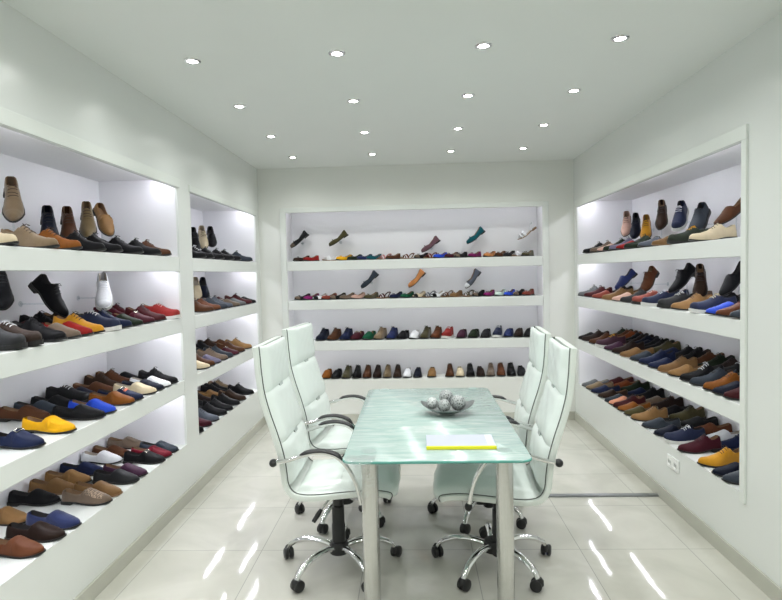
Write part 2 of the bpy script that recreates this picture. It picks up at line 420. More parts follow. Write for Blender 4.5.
def bowl_and_balls():
    r = empty('decorative_bowl', (.180, 3.31, .7508))
    m = MB(); rows = []; th = .004
    def sec(k, inner):
        row = []
        for j in range(36):
            a = 2*PI*j/36; rr = k
            x = .155*rr*math.cos(a); y = .115*rr*math.sin(a)
            z = .006 + .030*rr**2 + .034*(abs(x)/.155)**3.2*(1 if rr > .3 else 0) + (th if inner else 0)
            row.append((x, y, z))
        return row
    ks = [.001, .25, .42, .6, .75, .88, 1.0]
    rows = [sec(k, False) for k in ks] + [sec(k, True) for k in ks[::-1]]
    m.grid(rows, 0, True)
    silver = mat('silver_dish', (.30, .32, .32), .3, .7, var=.15, vscale=25)
    part(m, 'dish', silver, r)
    m = MB(); m.lathe([(.045, 0), (.045, .006), (.03, .009)], 24); part(m, 'foot', silver, r)
    tag(r, 'silver boat-shaped bowl with upturned ends holding four balls, on the glass table', 'bowl')
    mb_ = woven_ball_mat('silver_woven_ball', (.09, .10, .10), (.50, .52, .52)); mp_ = woven_ball_mat('pale_silver_woven_ball', (.26, .28, .28), (.72, .74, .74))
    balls = [((-.088, -.012, .065), .034, mp_, 'pale silver woven ball at the left end of the silver bowl'),
             ((-.022, -.045, .057), .037, mb_, 'small silver woven ball at the front of the silver bowl'),
             ((.060, -.020, .067), .045, mb_, 'largest silver woven ball at the right of the silver bowl'),
             ((-.004, .048, .086), .042, mb_, 'grey woven ball at the back of the silver bowl, top of the pile')]
    for (x, y, z), rd, mm, lb in balls:
        b = MB(); n1, n2 = 18, 28; rows = []
        for i in range(n1+1):
            ph = PI*i/n1
            rows.append([(rd*math.sin(ph)*math.cos(2*PI*j/n2)*(1+.03*math.sin(5*ph+6*PI*j/n2*2)), rd*math.sin(ph)*math.sin(2*PI*j/n2)*(1+.03*math.sin(5*ph+6*PI*j/n2*2)), rd*math.cos(ph)) for j in range(n2)])
        b.grid(rows, 0, True)
        o = b.build('decorative_ball', mm); o.location = (.180+x, 3.31+y, .7508+z); tag(o, lb, 'ball', 'woven balls in the silver bowl')
bowl_and_balls()
def notebook():
    r = empty('notebook', (.205, 2.725, .7508), (0, 0, -.01))
    lav = mat('pale_lavender_cover', (.55, .58, .70), .35, var=.05, vscale=12); yel = mat('yellow_spine', (.85, .80, .02), .4, var=.03)
    pap = mat('white_label_paper', (.86, .87, .88), .6, var=.02)
    m = MB(); m.box(-.158, .158, -.082, .095, .003, .0115); part(m, 'page_block', pap, r, smooth=False)
    m = MB(); m.box(-.16, .16, -.085, .098, 0, .003); m.box(-.16, .16, -.085, .098, .0115, .0145); part(m, 'cover', lav, r, smooth=False, weld=False)
    m = MB(); m.box(-.1615, .1615, -.096, -.085, 0, .0155); o = part(m, 'spine', yel, r, bevel=.002, smooth=False); o['label'] = 'bright yellow spine'
    m = MB(); m.box(.125, .152, -.07, .092, .0145, .0152); part(m, 'corner_strip', pap, r, smooth=False)
    tag(r, 'pale lavender notebook with a bright yellow spine lying on the glass table', 'notebook')
notebook()

# ------------------------------------------------------------------ office chairs
PROFILE = [(.292, .425), (.302, .447), (.282, .463), (.19, .472), (.05, .462), (-.06, .452), (-.135, .452), (-.185, .468), (-.209, .51),
           (-.217, .58), (-.229, .66), (-.256, .76), (-.288, .86), (-.313, .96), (-.325, 1.06), (-.330, 1.14), (-.334, 1.19)]
def smooth_path(pts, n=6):
    out = []
    for i in range(len(pts)-1):
        p0, p1, p2, p3 = [Vector((*pts[max(0, min(len(pts)-1, i+d))], 0)) for d in (-1, 0, 1, 2)]
        for k in range(n):
            t = k/n
            q = .5*((2*p1)+(-p0+p2)*t+(2*p0-5*p1+4*p2-p3)*t*t+(-p0+3*p1-3*p2+p3)*t**3)
            out.append((q.x, q.y))
    out.append(pts[-1]); return out
def make_chair():
    r = empty('office_chair')
    path = smooth_path(PROFILE)
    def nrm(i):
        a = Vector(path[max(0, i-1)]); b = Vector(path[min(len(path)-1, i+1)]); t = (b-a).normalized(); return Vector((t.y, -t.x))   # towards sitter
    # which side is the sitter's: up for the seat, forward for the back
    def off(i, d):
        n = nrm(i); s = 1 if n.dot(Vector((1, 1))) > 0 else -1
        if path[i][0] > .28 and path[i][1] < .46: s = 1 if n.dot(Vector((1, .3))) > 0 else -1
        return (path[i][0]+s*n.x*d, path[i][1]+s*n.y*d)
    N = len(path); hw = .252
    # shell: padded outer ribbon from the seat front round to the top of the back
    m = MB(); rows = []
    for i in range(N):
        o1, i1 = off(i, -.034), off(i, .0); mid = off(i, -.017)
        ring = []
        for (y, p) in ((-hw+.012, i1), (-hw+.002, off(i, -.006)), (-hw, mid), (-hw+.004, off(i, -.030)), (-hw+.018, o1), (hw-.018, o1), (hw-.004, off(i, -.030)), (hw, mid), (hw-.002, off(i, -.006)), (hw-.012, i1)):
            ring.append((p[0], y, p[1]))
        rows.append(ring)
    b = m.grid(rows, 0, True); n = 10
    m.face([b+k for k in range(n)][::-1]); e = b+(N-1)*n; m.face([e+k for k in range(n)])
    part(m, 'shell', M_shell, r)
    # dark gap line between shell and padding
    m = MB()
    for s in (-1, 1):
        m.tube([(off(i, .001)[0], s*(hw-.012), off(i, .001)[1]) for i in range(2, N)], .0036, 6)
        part(m, 'piping', M_dark, r); m = MB()
    def cushion(name, i0, i1, d0, puff, top_round=False):
        m = MB(); rows = []; nu = 18
        for i in range(i0, i1+1):
            v = (i-i0)/(i1-i0); ev = .30+.70*(1-abs(2*v-1)**9)
            row = [(off(i, .002)[0], -hw+.014, off(i, .002)[1])]
            for k in range(nu+1):
                u = k/nu; eu = 1-abs(2*u-1)**8
                wr = .0026*math.sin(17*u+9*v)*math.sin(5*v+3*u)+.0016*math.sin(31*u-14*v+2*math.sin(6*v))*math.sin(PI*v)
                th = .004+(d0+puff*math.sin(PI*u)*math.sin(PI*v)**.7+wr)*(eu**.5)*(max(ev, 0)**.5)
                # dimple where the grey tab pulls the padding in
                p = off(i, th); row.append((p[0], (-hw+.010)*(1-2*u), p[1]))
            row.append((off(i, .002)[0], hw-.014, off(i, .002)[1]))
            rows.append(row)
        m.grid(rows); part(m, name, M_leather, r)
    zi = lambda z: min((i for i in range(N) if path[i][0] < -.15), key=lambda i: abs(path[i][1]-z))
    s0, s1 = 4, min(range(N), key=lambda i: abs(path[i][0]+.17) + (0 if path[i][1] < .48 else 1))
    cushion('seat_cushion', s0, s1, .030, .022)
    a, b_, c, d = zi(.505), zi(.71), zi(.955), N-1
    cushion('back_cushion', a, b_, .030, .008); cushion('back_cushion', b_, c, .030, .008); cushion('headrest', c, d, .032, .008)
    for i in (b_, c):
        p = off(i, .020); m = MB(); t = Vector((path[i+1][0]-path[i-1][0], path[i+1][1]-path[i-1][1])).normalized()
        q = [(p[0]+t.x*k, p[1]+t.y*k) for k in (-.012, .012)]
        nn = off(i, .028); dx, dz = nn[0]-p[0], nn[1]-p[1]
        v = [(q[k][0]+e_*dx, y, q[k][1]+e_*dz) for e_ in (0, 1) for k in (0, 1) for y in (-.034, .034)]
        m.v += v
        for f in ((0, 1, 3, 2), (4, 6, 7, 5), (0, 4, 5, 1), (2, 3, 7, 6), (0, 2, 6, 4), (1, 5, 7, 3)): m.face(f)
        part(m, 'tab', M_tab, r, smooth=False)
    # arms
    for s in (-1, 1):
        y = s*.276
        arm = [(-.272, y, .650), (-.20, y, .662), (-.14, y, .680), (-.08, y, .695), (-.015, y, .695), (.045, y, .672), (.095, y, .615), (.135, y, .53), (.158, y, .42)]
        sp = []
        for i in range(len(arm)-1):
            p0, p1, p2, p3 = [Vector(arm[max(0, min(len(arm)-1, i+d_))]) for d_ in (-1, 0, 1, 2)]
            for k in range(5):
                t = k/5; sp.append(.5*((2*p1)+(-p0+p2)*t+(2*p0-5*p1+4*p2-p3)*t*t+(-p0+3*p1-3*p2+p3)*t**3))
        sp.append(Vector(arm[-1]))
        m = MB(); m.tube(sp, .0115, 10); ar = part(m, 'armrest', M_chrome, r)
        pad = sp[10:28]; m = MB(); rows = []
        for i, q in enumerate(pad):
            k = min(1, .35+min(i, len(pad)-1-i)*.3); t = (pad[min(i+1, len(pad)-1)]-pad[max(i-1, 0)]).normalized(); up = Vector((-t.z, 0, t.x))
            rows.append([q+up*(z_*k+.006)+Vector((0, y_*k, 0)) for y_, z_ in ((-.018, .0), (-.020, .007), (-.013, .012), (0, .014), (.013, .012), (.020, .007), (.018, .0), (0, -.003))])
        bb = m.grid(rows, 0, True); m.face([bb+k for k in range(8)][::-1]); e = bb+(len(rows)-1)*8; m.face([e+k for k in range(8)])
        o = part(m, 'arm_pad', M_blackpad, ar); o['label'] = 'black arm pad'
        for (x, z, h) in ((-.272, .650, 1), (.158, .425, 0)):
            m = MB(); rows = []
            for i in range(9):
                ph = PI*i/8; rows.append([(x+.020*math.sin(ph)*math.cos(2*PI*j/14), y+.026*math.cos(ph), z+.020*math.sin(ph)*math.sin(2*PI*j/14)) for j in range(14)])
            m.grid(rows, 0, True); part(m, 'knob', M_black, ar)
        m = MB(); m.tube([(.158, y, .418), (.156, y*.8, .405), (.150, s*.10, .402)], .010, 8); part(m, 'arm_bracket', M_chrome, ar)
    # tilt mechanism, gas column, lever
    m = MB(); m.box(-.10, .16, -.075, .075, .365, .412); part(m, 'tilt_mechanism', M_black, r, bevel=.008, smooth=False)
    m = MB(); m.box(.10, .19, -.055, .055, .372, .402); m.box(-.12, .19, -.11, -.085, .402, .425); m.box(-.12, .19, .085, .11, .402, .425); m.box(-.02, .02, -.11, .11, .405, .42)
    part(m, 'seat_plate', M_black, r, smooth=False, weld=False)
    m = MB(); m.lathe([(.03, .05), (.036, .055), (.036, .20), (.033, .205), (.033, .30), (.028, .305), (.028, .37)], 24); part(m, 'gas_column', M_black, r)
    m = MB(); m.tube([(-.02, -.07, .375), (-.04, -.12, .365), (-.07, -.155, .335)], .005, 8); lv = part(m, 'lever', M_chrome, r)
    m = MB(); m.tube([(-.065, -.150, .340), (-.078, -.165, .322), (-.100, -.190, .292)], [.009, .013, .011], 10); o = part(m, 'lever_grip', M_black, lv)
    base = empty('star_base'); child(base, r)
    m = MB(); m.lathe([(.032, .075), (.05, .08), (.052, .125), (.044, .14), (.036, .142)], 24); part(m, 'hub', M_black, base)
    for k in range(5):
        a = 2*PI*k/5; ca, sa = math.cos(a), math.sin(a)
        prof = [(.035, .112), (.09, .126), (.15, .130), (.21, .122), (.262, .103), (.296, .080), (.310, .056)]
        m = MB(); pts = [Vector((x*ca, x*sa, z)) for x, z in prof]; rows = []
        for i, p in enumerate(pts):
            t = (pts[min(i+1, 6)]-pts[max(i-1, 0)]).normalized(); side = Vector((-sa, ca, 0)); up = side.cross(t)
            if up.z < 0: up = -up
            w_ = [.020, .020, .0195, .019, .018, .0165, .015][i]
            rows.append([p+side*(w_*math.cos(2*PI*j/10))+up*(.8*w_*math.sin(2*PI*j/10)) for j in range(10)])
        bb = m.grid(rows, 0, True); m.face([bb+j for j in range(10)]); e = bb+60; m.face([e+j for j in range(10)])
        part(m, 'leg', M_chrome, base)
        m = MB(); cx, cy = .314*ca, .314*sa; sw = a+.9+.7*k; dx, dy = math.cos(sw), math.sin(sw)
        for s in (-1, 1):
            rows = []
            for (rr, w_) in ((.001, .003), (.023, .003), (.0295, .006), (.0305, .013), (.0295, .022), (.022, .027), (.001, .027)):
                rows.append([(cx+dx*(.010+rr*math.cos(2*PI*j/16))-dy*s*w_, cy+dy*(.010+rr*math.cos(2*PI*j/16))+dx*s*w_,   .0308+rr*math.sin(2*PI*j/16)) for j in range(16)])
            m.grid(rows, 0, True)
        m.tube([(cx-dx*.006, cy-dy*.006, .03), (cx-dx*.004, cy-dy*.004, .052), (cx, cy, .064)], [.020, .021, .015], 12)
        part(m, 'caster', M_black, base)
    return r, base
ch, base0 = make_chair()
def place_chair(o, x, y, rot, star, dz, dx, label):
    o.location = (x, y, 0); o.rotation_euler = (0, 0, rot)
    for k in kids(o):
        if k.name.startswith('star_base'): k.rotation_euler = (0, 0, star-rot)
        else: k.location.z += dz*(.25 if k.name.startswith('armrest') else 1); k.location.x += dx
    tag(o, label, 'chair', 'white office chairs round the glass table')
spots = [(-.43, 3.02, 0, rad(18), .034, 0, 'white leather high-back office chair on the left of the table, nearest the camera'),
         (-.475, 3.697, rad(-6), rad(33), .050, .05, 'white leather high-back office chair behind the other one on the left of the table'),
         (.395, 3.03, PI-rad(5), rad(18), .004, -.030, 'white leather high-back office chair on the right of the table, nearest the camera'),
         (.40, 3.68, PI-rad(4.5), rad(30), .002, -.055, 'white leather high-back office chair behind the other one on the right of the table')]
chairs = [ch]+[copy_tree(ch) for _ in spots[1:]]
for o, sp in zip(chairs, spots): place_chair(o, *sp)

# ------------------------------------------------------------------ wall outlet
def outlet():
    r = empty('wall_outlet', (XR, 3.745, .298))
    m = MB(); m.box(-.010, 0, -.082, .082, -.041, .041); part(m, 'face_plate', M_white, r, bevel=.003, smooth=False)
    rg = mat('socket_grey', (.30, .31, .31), .5, var=.05)
    for y in (-.041, .041):
        m = MB(); rows = [[(-.0102-d, y+rr*math.cos(2*PI*j/20), rr*math.sin(2*PI*j/20)) for j in range(20)] for rr, d in ((.024, 0), (.022, .003), (.020, -.0), (.001, -.0))]
        m.grid(rows, 0, True); s = part(m, 'socket', M_white, r)
        for q in (-.0095, .0095):
            m = MB(); m.box(-.0125, -.0108, y+q-.0035, y+q+.0035, -.009, .009); part(m, 'pin_hole', rg, s, smooth=False)
    tag(r, 'white double wall outlet low on the right wall under the shoe niche', 'outlet')
outlet()

# ------------------------------------------------------------------ shoes
COL = dict(black=(.010, .010, .012), charcoal=(.035, .036, .04), slate=(.055, .07, .095), steel=(.16, .18, .23), grey=(.22, .23, .24), white=(.78, .79, .82), cream=(.62, .52, .36),
  beige=(.34, .24, .14), taupe=(.24, .17, .12), khaki=(.26, .18, .08), tan=(.42, .23, .09), camel=(.33, .18, .075), cognac=(.36, .12, .02), chestnut=(.20, .068, .03), brown=(.13, .05, .022),
  darkbrown=(.050, .026, .016), espresso=(.032, .017, .013), rust=(.27, .07, .02), red=(.42, .02, .018), crimson=(.24, .012, .03), coral=(.36, .075, .05), salmon=(.62, .27, .17),
  blush=(.52, .33, .27), rose=(.48, .22, .22), maroon=(.085, .014, .018), burgundy=(.09, .014, .026), plum=(.085, .028, .055), purple=(.10, .04, .085), mauve=(.22, .11, .14), lavender=(.24, .22, .34),
  magenta=(.30, .02, .16), navy=(.018, .028, .085), darknavy=(.011, .015, .036), royalnavy=(.03, .045, .16), blue=(.02, .065, .50), teal=(.01, .15, .19), green=(.01, .13, .06), darkgreen=(.022, .035, .018),
  olive=(.09, .075, .022), mint=(.55, .68, .60), yellow=(.70, .36, .008), mustard=(.52, .24, .012), orange=(.52, .21, .07))
NAMES = dict(darkbrown='dark brown', darknavy='dark navy', royalnavy='royal navy', darkgreen='dark green', slate='slate blue', steel='steel grey')
KIND = dict(oxford=('lace_up_shoe', 'lace-up'), brogue=('brogue', 'brogue'), loafer=('loafer', 'loafer'), straploafer=('loafer', 'strap loafer'), suedeloafer=('loafer', 'suede loafer'),
  wovenloafer=('loafer', 'woven loafer'), buckleloafer=('loafer', 'buckled loafer'), sneaker=('sneaker', 'sneaker'), flat=('ballet_flat', 'ballet flat'), sandal=('sandal', 'sandal'), boot=('ankle_boot', 'ankle boot'))
def interp(tab, t):
    if t <= tab[0][0]: return tab[0][1]
    for (a, b), (c, d) in zip(tab, tab[1:]):
        if t <= c:
            u = (t-a)/(c-a); u = u*u*(3-2*u)*.35+u*.65
            return b+(d-b)*u
    return tab[-1][1]
W_BASE = [(0, .0), (.006, .013), (.02, .021), (.05, .028), (.12, .0325), (.22, .0325), (.34, .0335), (.48, .0395), (.62, .046), (.72, .047)]
SPEC = {
 'oxford': dict(L=.272, w=[(.82, .0375), (.90, .027), (.96, .0165), (.99, .009), (1, 0)], H=[(0, .067), (.06, .075), (.2, .056), (.29, .054), (.35, .082), (.41, .090), (.52, .071), (.64, .055), (.8, .042), (.92, .034), (.98, .022), (1, .010)], op=(.03, .36), heel=.024, sole=.008, n=2.3),
 'loafer': dict(L=.268, w=[(.82, .0405), (.90, .031), (.96, .019), (.99, .0095), (1, 0)], H=[(0, .050), (.05, .057), (.15, .047), (.30, .036), (.42, .040), (.475, .062), (.52, .068), (.60, .060), (.70, .047), (.8, .038), (.9, .030), (.97, .020), (1, .009)], op=(.03, .475), heel=.015, sole=.007, n=2.4),
 'sneaker': dict(L=.270, w=[(.82, .044), (.90, .037), (.96, .026), (.99, .013), (1, 0)], H=[(0, .068), (.06, .076), (.2, .064), (.32, .066), (.38, .082), (.45, .084), (.55, .071), (.66, .057), (.8, .047), (.92, .039), (.98, .026), (1, .014)], op=(.03, .38), heel=.024, sole=.024, n=2.5),
 'boot': dict(L=.285, w=[(.82, .042), (.90, .033), (.96, .021), (.99, .010), (1, 0)], H=[(0, .118), (.08, .124), (.22, .112), (.34, .118), (.40, .112), (.47, .092), (.56, .070), (.68, .054), (.82, .043), (.93, .034), (.98, .022), (1, .010)], op=(.04, .37), heel=.026, sole=.010, n=2.3),
 'flat': dict(L=.235, w=[(.82, .040), (.90, .033), (.96, .022), (.99, .012), (1, 0)], H=[(0, .048), (.08, .050), (.25, .036), (.5, .027), (.68, .034), (.74, .036), (.85, .032), (.95, .024), (1, .010)], op=(.03, .70), heel=.012, sole=.005, n=2.5),
}
SPEC['sandal'] = dict(SPEC['flat'])
def leather(colour, kind):
    fin = 'suede' if kind == 'suedeloafer' or colour in ('beige', 'taupe', 'khaki', 'olive', 'mustard') else ('canvas' if kind == 'sneaker' else 'leather')
    c = tuple(v*.55 for v in COL[colour]) if max(COL[colour]) < .45 else COL[colour]
    if fin == 'suede': return mat('suede_'+colour, c, .85, spec=.2, sheen=.3, bump=.3, bscale=350, var=.12, vscale=60)
    if fin == 'canvas': return mat('canvas_'+colour, c, .65, spec=.3, bump=.3, bscale=400, var=.08, vscale=50)
    return mat('leather_'+colour, c, .48, spec=.12, coat=.0, bump=.12, bscale=120, var=.14, vscale=25)
def build_shoe(kind, colour, extra=''):
    base = {'brogue': 'oxford', 'straploafer': 'loafer', 'suedeloafer': 'loafer', 'wovenloafer': 'loafer', 'buckleloafer': 'loafer'}.get(kind, kind)
    S = SPEC[base]; L = S['L']; sc = L/.285 if base in ('flat', 'sandal') else 1
    wt = [(t, w_*(.86 if base in ('flat', 'sandal') else 1)) for t, w_ in W_BASE+S['w']]; n = S['n']; o0, o1 = S['op']
    W = lambda t: interp(wt, t); H = lambda t: interp(S['H'], t)
    hh, st = S['heel'], S['sole']
    def ZB(t):                                         # underside of the upper along the shoe
        lift = hh if base != 'sneaker' else st
        fl = st+.001 if base != 'sneaker' else st*.8
        k = min(1, max(0, (t-.22)/.38)); k = k*k*(3-2*k)
        return lift+(fl-lift)*k + .010*max(0, (t-.72)/.28)**2
    def CY(t): return .006*math.sin(PI*min(1, max(0, (t-.1)/.9)))      # slight inward curve of the foot
    def O(t):
        if t < o0 or t > o1: return 0
        e = min(1, (t-o0)/.05, (o1-t)/(.16 if base in ('flat', 'sandal') else .055)); e = math.sqrt(max(0, 1-(1-e)**2))
        return max(0, W(t)-.009)*e*.93
    def EXT(t, q, off=0):
        w_, h, o = W(t), H(t), O(t); s = math.copysign(1, q); a = (1-abs(q))*PI/2
        y = o+(w_-o)*math.cos(a)**(2/n) if a > 0 else w_
        z = h*math.sin(a)**(2/n)
        k = 1+off/max(w_, .012)
        lean = .006*(z/.07)*(1-min(1, t/.08)) if t < .08 else 0          # heel counter leans in a little
        return (L*(t-.5)+lean+(off if t > .9 else 0)*.6, CY(t)+s*y*k, ZB(t)+z+off*math.sin(a))
    ts = [0, .006, .02, .045, .08, .13, .19, .26, .32, .345, .37, .42, .445, .47, .495, .52, .57, .62, .67, .72, .77, .82, .865, .905, .94, .97, .99, 1]
    lea = leather(colour, kind)
    soft = mat('shoe_lining_tan', (.22, .13, .07), .7, var=.1, vscale=40) if colour not in ('white', 'cream', 'grey', 'mint') else mat('shoe_lining_pale', (.45, .40, .34), .7, var=.1, vscale=40)
    if colour in ('black', 'charcoal', 'darknavy', 'navy', 'slate', 'espresso', 'royalnavy', 'darkgreen') : soft = mat('shoe_lining_dark', (.022, .020, .020), .75, var=.2, vscale=40)
    r = empty(KIND[kind][0])
    solem = {'sneaker': mat('rubber_sole_white', (.62, .62, .60), .5, var=.05)}.get(kind) or (mat('rubber_sole_tan', (.20, .11, .05), .5, var=.1) if colour in ('camel', 'brogue_tan') or base == 'sandal' else mat('sole_black', (.008, .0075, .0075), .5, var=.2))
    if kind == 'sneaker' and colour not in ('white', 'red', 'navy', 'plum'): solem = mat('sole_black')
    # upper
    if base != 'sandal':
        m = MB(); m.grid([[EXT(t, q/8) for q in range(0, 9)] for t in ts]); m.grid([[EXT(t, -q/8 if q else -0.0) for q in range(0, 9)] for t in ts]); part(m, 'upper', lea, r, angle=60)
        m = MB(); rows = []
        for t in [x for x in ts if o0 <= x <= o1]:
            o, h = O(t), H(t); row = []
            if o < .002: o = .002
            for y, z in ((-1, h-.001), (-1.0, h*.6), (-.9, .012), (0, .009), (.9, .012), (1.0, h*.6), (1, h-.001)): row.append((L*(t-.5), CY(t)+y*o, ZB(t)+z))
            rows.append(row)
        m.grid(rows); part(m, 'lining', soft, r, angle=60)
    # sole
    m = MB(); e = .0035 if base != 'sneaker' else .005; up, lo = [], []
    ring_t = ts
    for s in (1, -1):
        seq = ring_t if s == 1 else ring_t[::-1][1:-1]
        for t in seq:
            x = L*(t-.5)*(1+2*e/L); y = CY(t)+s*(W(t)+e*(1 if W(t) > .004 else .2)); up.append((x, y, ZB(t)+.001)); lo.append((x, y, max(ZB(t)-st, 0 if t < .72 else .010*max(0, (t-.72)/.28)**2*.8)))
    b = m.grid([lo, up], 0, True); k = len(up)
    half = len(ring_t)
    for side in (0, 1):
        bb = b+side*k
        for i in range(half-1):
            j0 = i; j1 = i+1; a0 = (k-i) % k; a1 = (k-i-1) % k
            if i == half-2: m.face((bb+j0, bb+j1, bb+a0)) if a1 == j1 else m.face((bb+j0, bb+j1, bb+a1, bb+a0))
            elif i == 0: m.face((bb+0, bb+1, bb+k-1))
            else: m.face((bb+j0, bb+j1, bb+a1, bb+a0))
    part(m, 'sole', solem, r, smooth=False, weld=False)
    if base not in ('sneaker',) and hh-st > .004:
        m = MB(); hts = [0, .006, .02, .05, .10, .16, .22, .25]; pts = [(L*(t-.5)*(1+2*e/L), CY(t)+W(t)+e*(.2 if t == 0 else 1)) for t in hts]; loop = pts+[(x, 2*CY(0)-y) for x, y in pts[::-1][:-1]]
        b = m.grid([[(x, y, 0) for x, y in loop], [(x, y, hh-st+.0005) for x, y in loop]], 0, True); k = len(loop)
        m.face([b+i for i in range(k)][::-1]); m.face([b+k+i for i in range(k)])
        part(m, 'heel', solem, r, smooth=False)
    def band(t0, t1, q0, q1, off, nt=5, nq=9):
        g = MB(); rows = []
        for i in range(nt+1):
            t = t0+(t1-t0)*i/nt; rim = i in (0, nt)
            rows.append([EXT(t, q0+(q1-q0)*j/nq, off*(.2 if rim or j in (0, nq) else 1)) for j in range(nq+1)])
        g.grid(rows); return g
    lace_c = {'w': 'white', 'c': 'cream', 'y': 'yellow'}.get(extra[:1]) or ('white' if kind == 'sneaker' and colour in ('white', 'navy', 'red', 'coral', 'royalnavy') else ('darkbrown' if colour in ('beige', 'tan', 'brown', 'cognac', 'camel', 'taupe', 'khaki', 'mustard', 'cream', 'chestnut', 'rust', 'orange') else 'black'))
    if base in ('oxford', 'sneaker', 'boot'):
        m = band(.365, .60, -.42, .42, .0022, 6, 8); part(m, 'facing', lea, r)
        lm = mat('laces_'+lace_c, COL[lace_c], .7, var=.1); m = MB()
        for i in range(4):
            t = .40+.05*i
            pp = [Vector(EXT(t+.006*(-1)**i*(q/3), q*.10, .004)) for q in range(-3, 4)]
            m.tube(pp, .0020, 6)
        for s in (-1, 1):
            q0 = Vector(EXT(.40, 0, .005)); m.tube([q0, q0+Vector((.004, s*.012, .006)), q0+Vector((.016, s*.020, .0)), q0+Vector((.010, s*.010, -.003))], .0016, 6)
        part(m, 'laces', lm, r, weld=False)
        if kind == 'brogue' or (base == 'oxford' and colour in ('cream', 'chestnut', 'cognac')):
            m = band(.80, .985, -1, 1, .0016, 6, 14); part(m, 'toe_cap', lea, r)
        if kind == 'sneaker':
            m = band(.86, .995, -1, 1, .002, 6, 14); part(m, 'toe_cap', lea, r)
    if base == 'loafer':
        am = lea
        if kind == 'wovenloafer': am = woven_mat(COL[colour])
        m = band(.50, .86, -.55, .55, .0022, 9, 10); part(m, 'apron', am, r)
        if kind in ('straploafer', 'buckleloafer') or (kind == 'loafer' and colour in ('burgundy', 'maroon', 'tan', 'chestnut', 'crimson', 'darkgreen')):
            m = band(.535, .605, -.9, .9, .004, 4, 14); sp_ = part(m, 'strap', lea, r)
            if kind == 'buckleloafer' or colour in ('navy', 'burgundy'):
                m = MB(); pp = [Vector(EXT(.57+.026*a_, .26*b_, .006)) for a_, b_ in ((-1, -1), (-1, 0), (-1, 1), (1, 1), (1, 0), (1, -1), (-1, -1))]; m.tube(pp, .0022, 6)
                part(m, 'buckle', mat('buckle_metal', (.5, .48, .42), .25, 1, var=.05), sp_)
        if 'r' in extra: m = band(.60, .66, -.35, .35, .0045, 4, 8); part(m, 'emblem', mat('emblem_red_orange', (.55, .12, .05), .5, var=.1), r)
        if 'w' in extra: m = band(.55, .59, -.8, .8, .0045, 4, 12); part(m, 'white_strap', mat('laces_white', COL['white'], .7, var=.1), r)
    if base == 'flat':
        m = MB(); q = Vector(EXT(.735, 0, .003))
        for s in (-1, 1):
            m.grid([[q+Vector((-.006*k_, s*.002, .001)), q+Vector((0, s*.008, .006*k_)), q+Vector((.004*k_, s*.019, .003))] for k_ in (-1, 0, 1)])
        part(m, 'bow', leather(colour, kind) if colour not in ('red', 'blue', 'white') else leather('black', kind), r)
        if extra == 't' or colour in ('white', 'black', 'cream', 'steel'):
            m = band(.80, .99, -1, 1, .0014, 6, 14); part(m, 'toe_cap', leather('black' if colour not in ('black', 'steel') else ('taupe' if colour == 'black' else 'white'), kind), r)
    if base == 'sandal':
        for t0, t1 in ((.60, .72), (.78, .85)):
            m = MB(); rows = []
            for i in range(4):
                t = t0+(t1-t0)*i/3; rows.append([(L*(t-.5), CY(t)+W(t)*math.sin(PI/2*q/6), ZB(t)+.045*(1-.45*(t-.6)/.3)*math.cos(PI/2*q/6)) for q in range(-6, 7)])
            m.grid(rows); part(m, 'strap', lea, r)
        m = MB(); m.tube([(L*(t-.5), s_*W(t), ZB(t)+z) for t, z, s_ in ((.30, .002, 1), (.16, .028, 1), (.05, .042, .9), (.012, .046, 0), (.05, .042, -.9), (.16, .028, -1), (.30, .002, -1))], .006, 6); part(m, 'back_strap', lea, r)
        m = MB(); m.grid([[(L*(t-.5), CY(t)+W(t)*.94*q, ZB(t)+.0025) for q in (-1, -.5, 0, .5, 1)] for t in ts[1:-1]]); part(m, 'footbed', soft, r)
    return r
def woven_mat(c):
    if 'woven_vamp' in MATS: return MATS['woven_vamp']
    m = D.materials.new('woven_vamp'); m.use_nodes = True; nt = m.node_tree; b = nt.nodes['Principled BSDF']; tc = nt.nodes.new('ShaderNodeTexCoord')
    mp = nt.nodes.new('ShaderNodeMapping'); mp.inputs['Rotation'].default_value = (0, 0, .785); k = nt.nodes.new('ShaderNodeTexChecker'); k.inputs['Scale'].default_value = 110
    k.inputs['Color1'].default_value = (*[x*1.5 for x in c], 1); k.inputs['Color2'].default_value = (*[x*.45 for x in c], 1)
    nt.links.new(tc.outputs['Object'], mp.inputs['Vector']); nt.links.new(mp.outputs['Vector'], k.inputs['Vector']); nt.links.new(k.outputs['Color'], b.inputs['Base Color']); b.inputs['Roughness'].default_value = .6
    MATS['woven_vamp'] = m; return m
CACHE = {}
def shoe(kind, colour, extra=''):
    key = (kind, colour, extra)
    if key not in CACHE: CACHE[key] = build_shoe(*key); return CACHE[key]
    return copy_tree(CACHE[key])

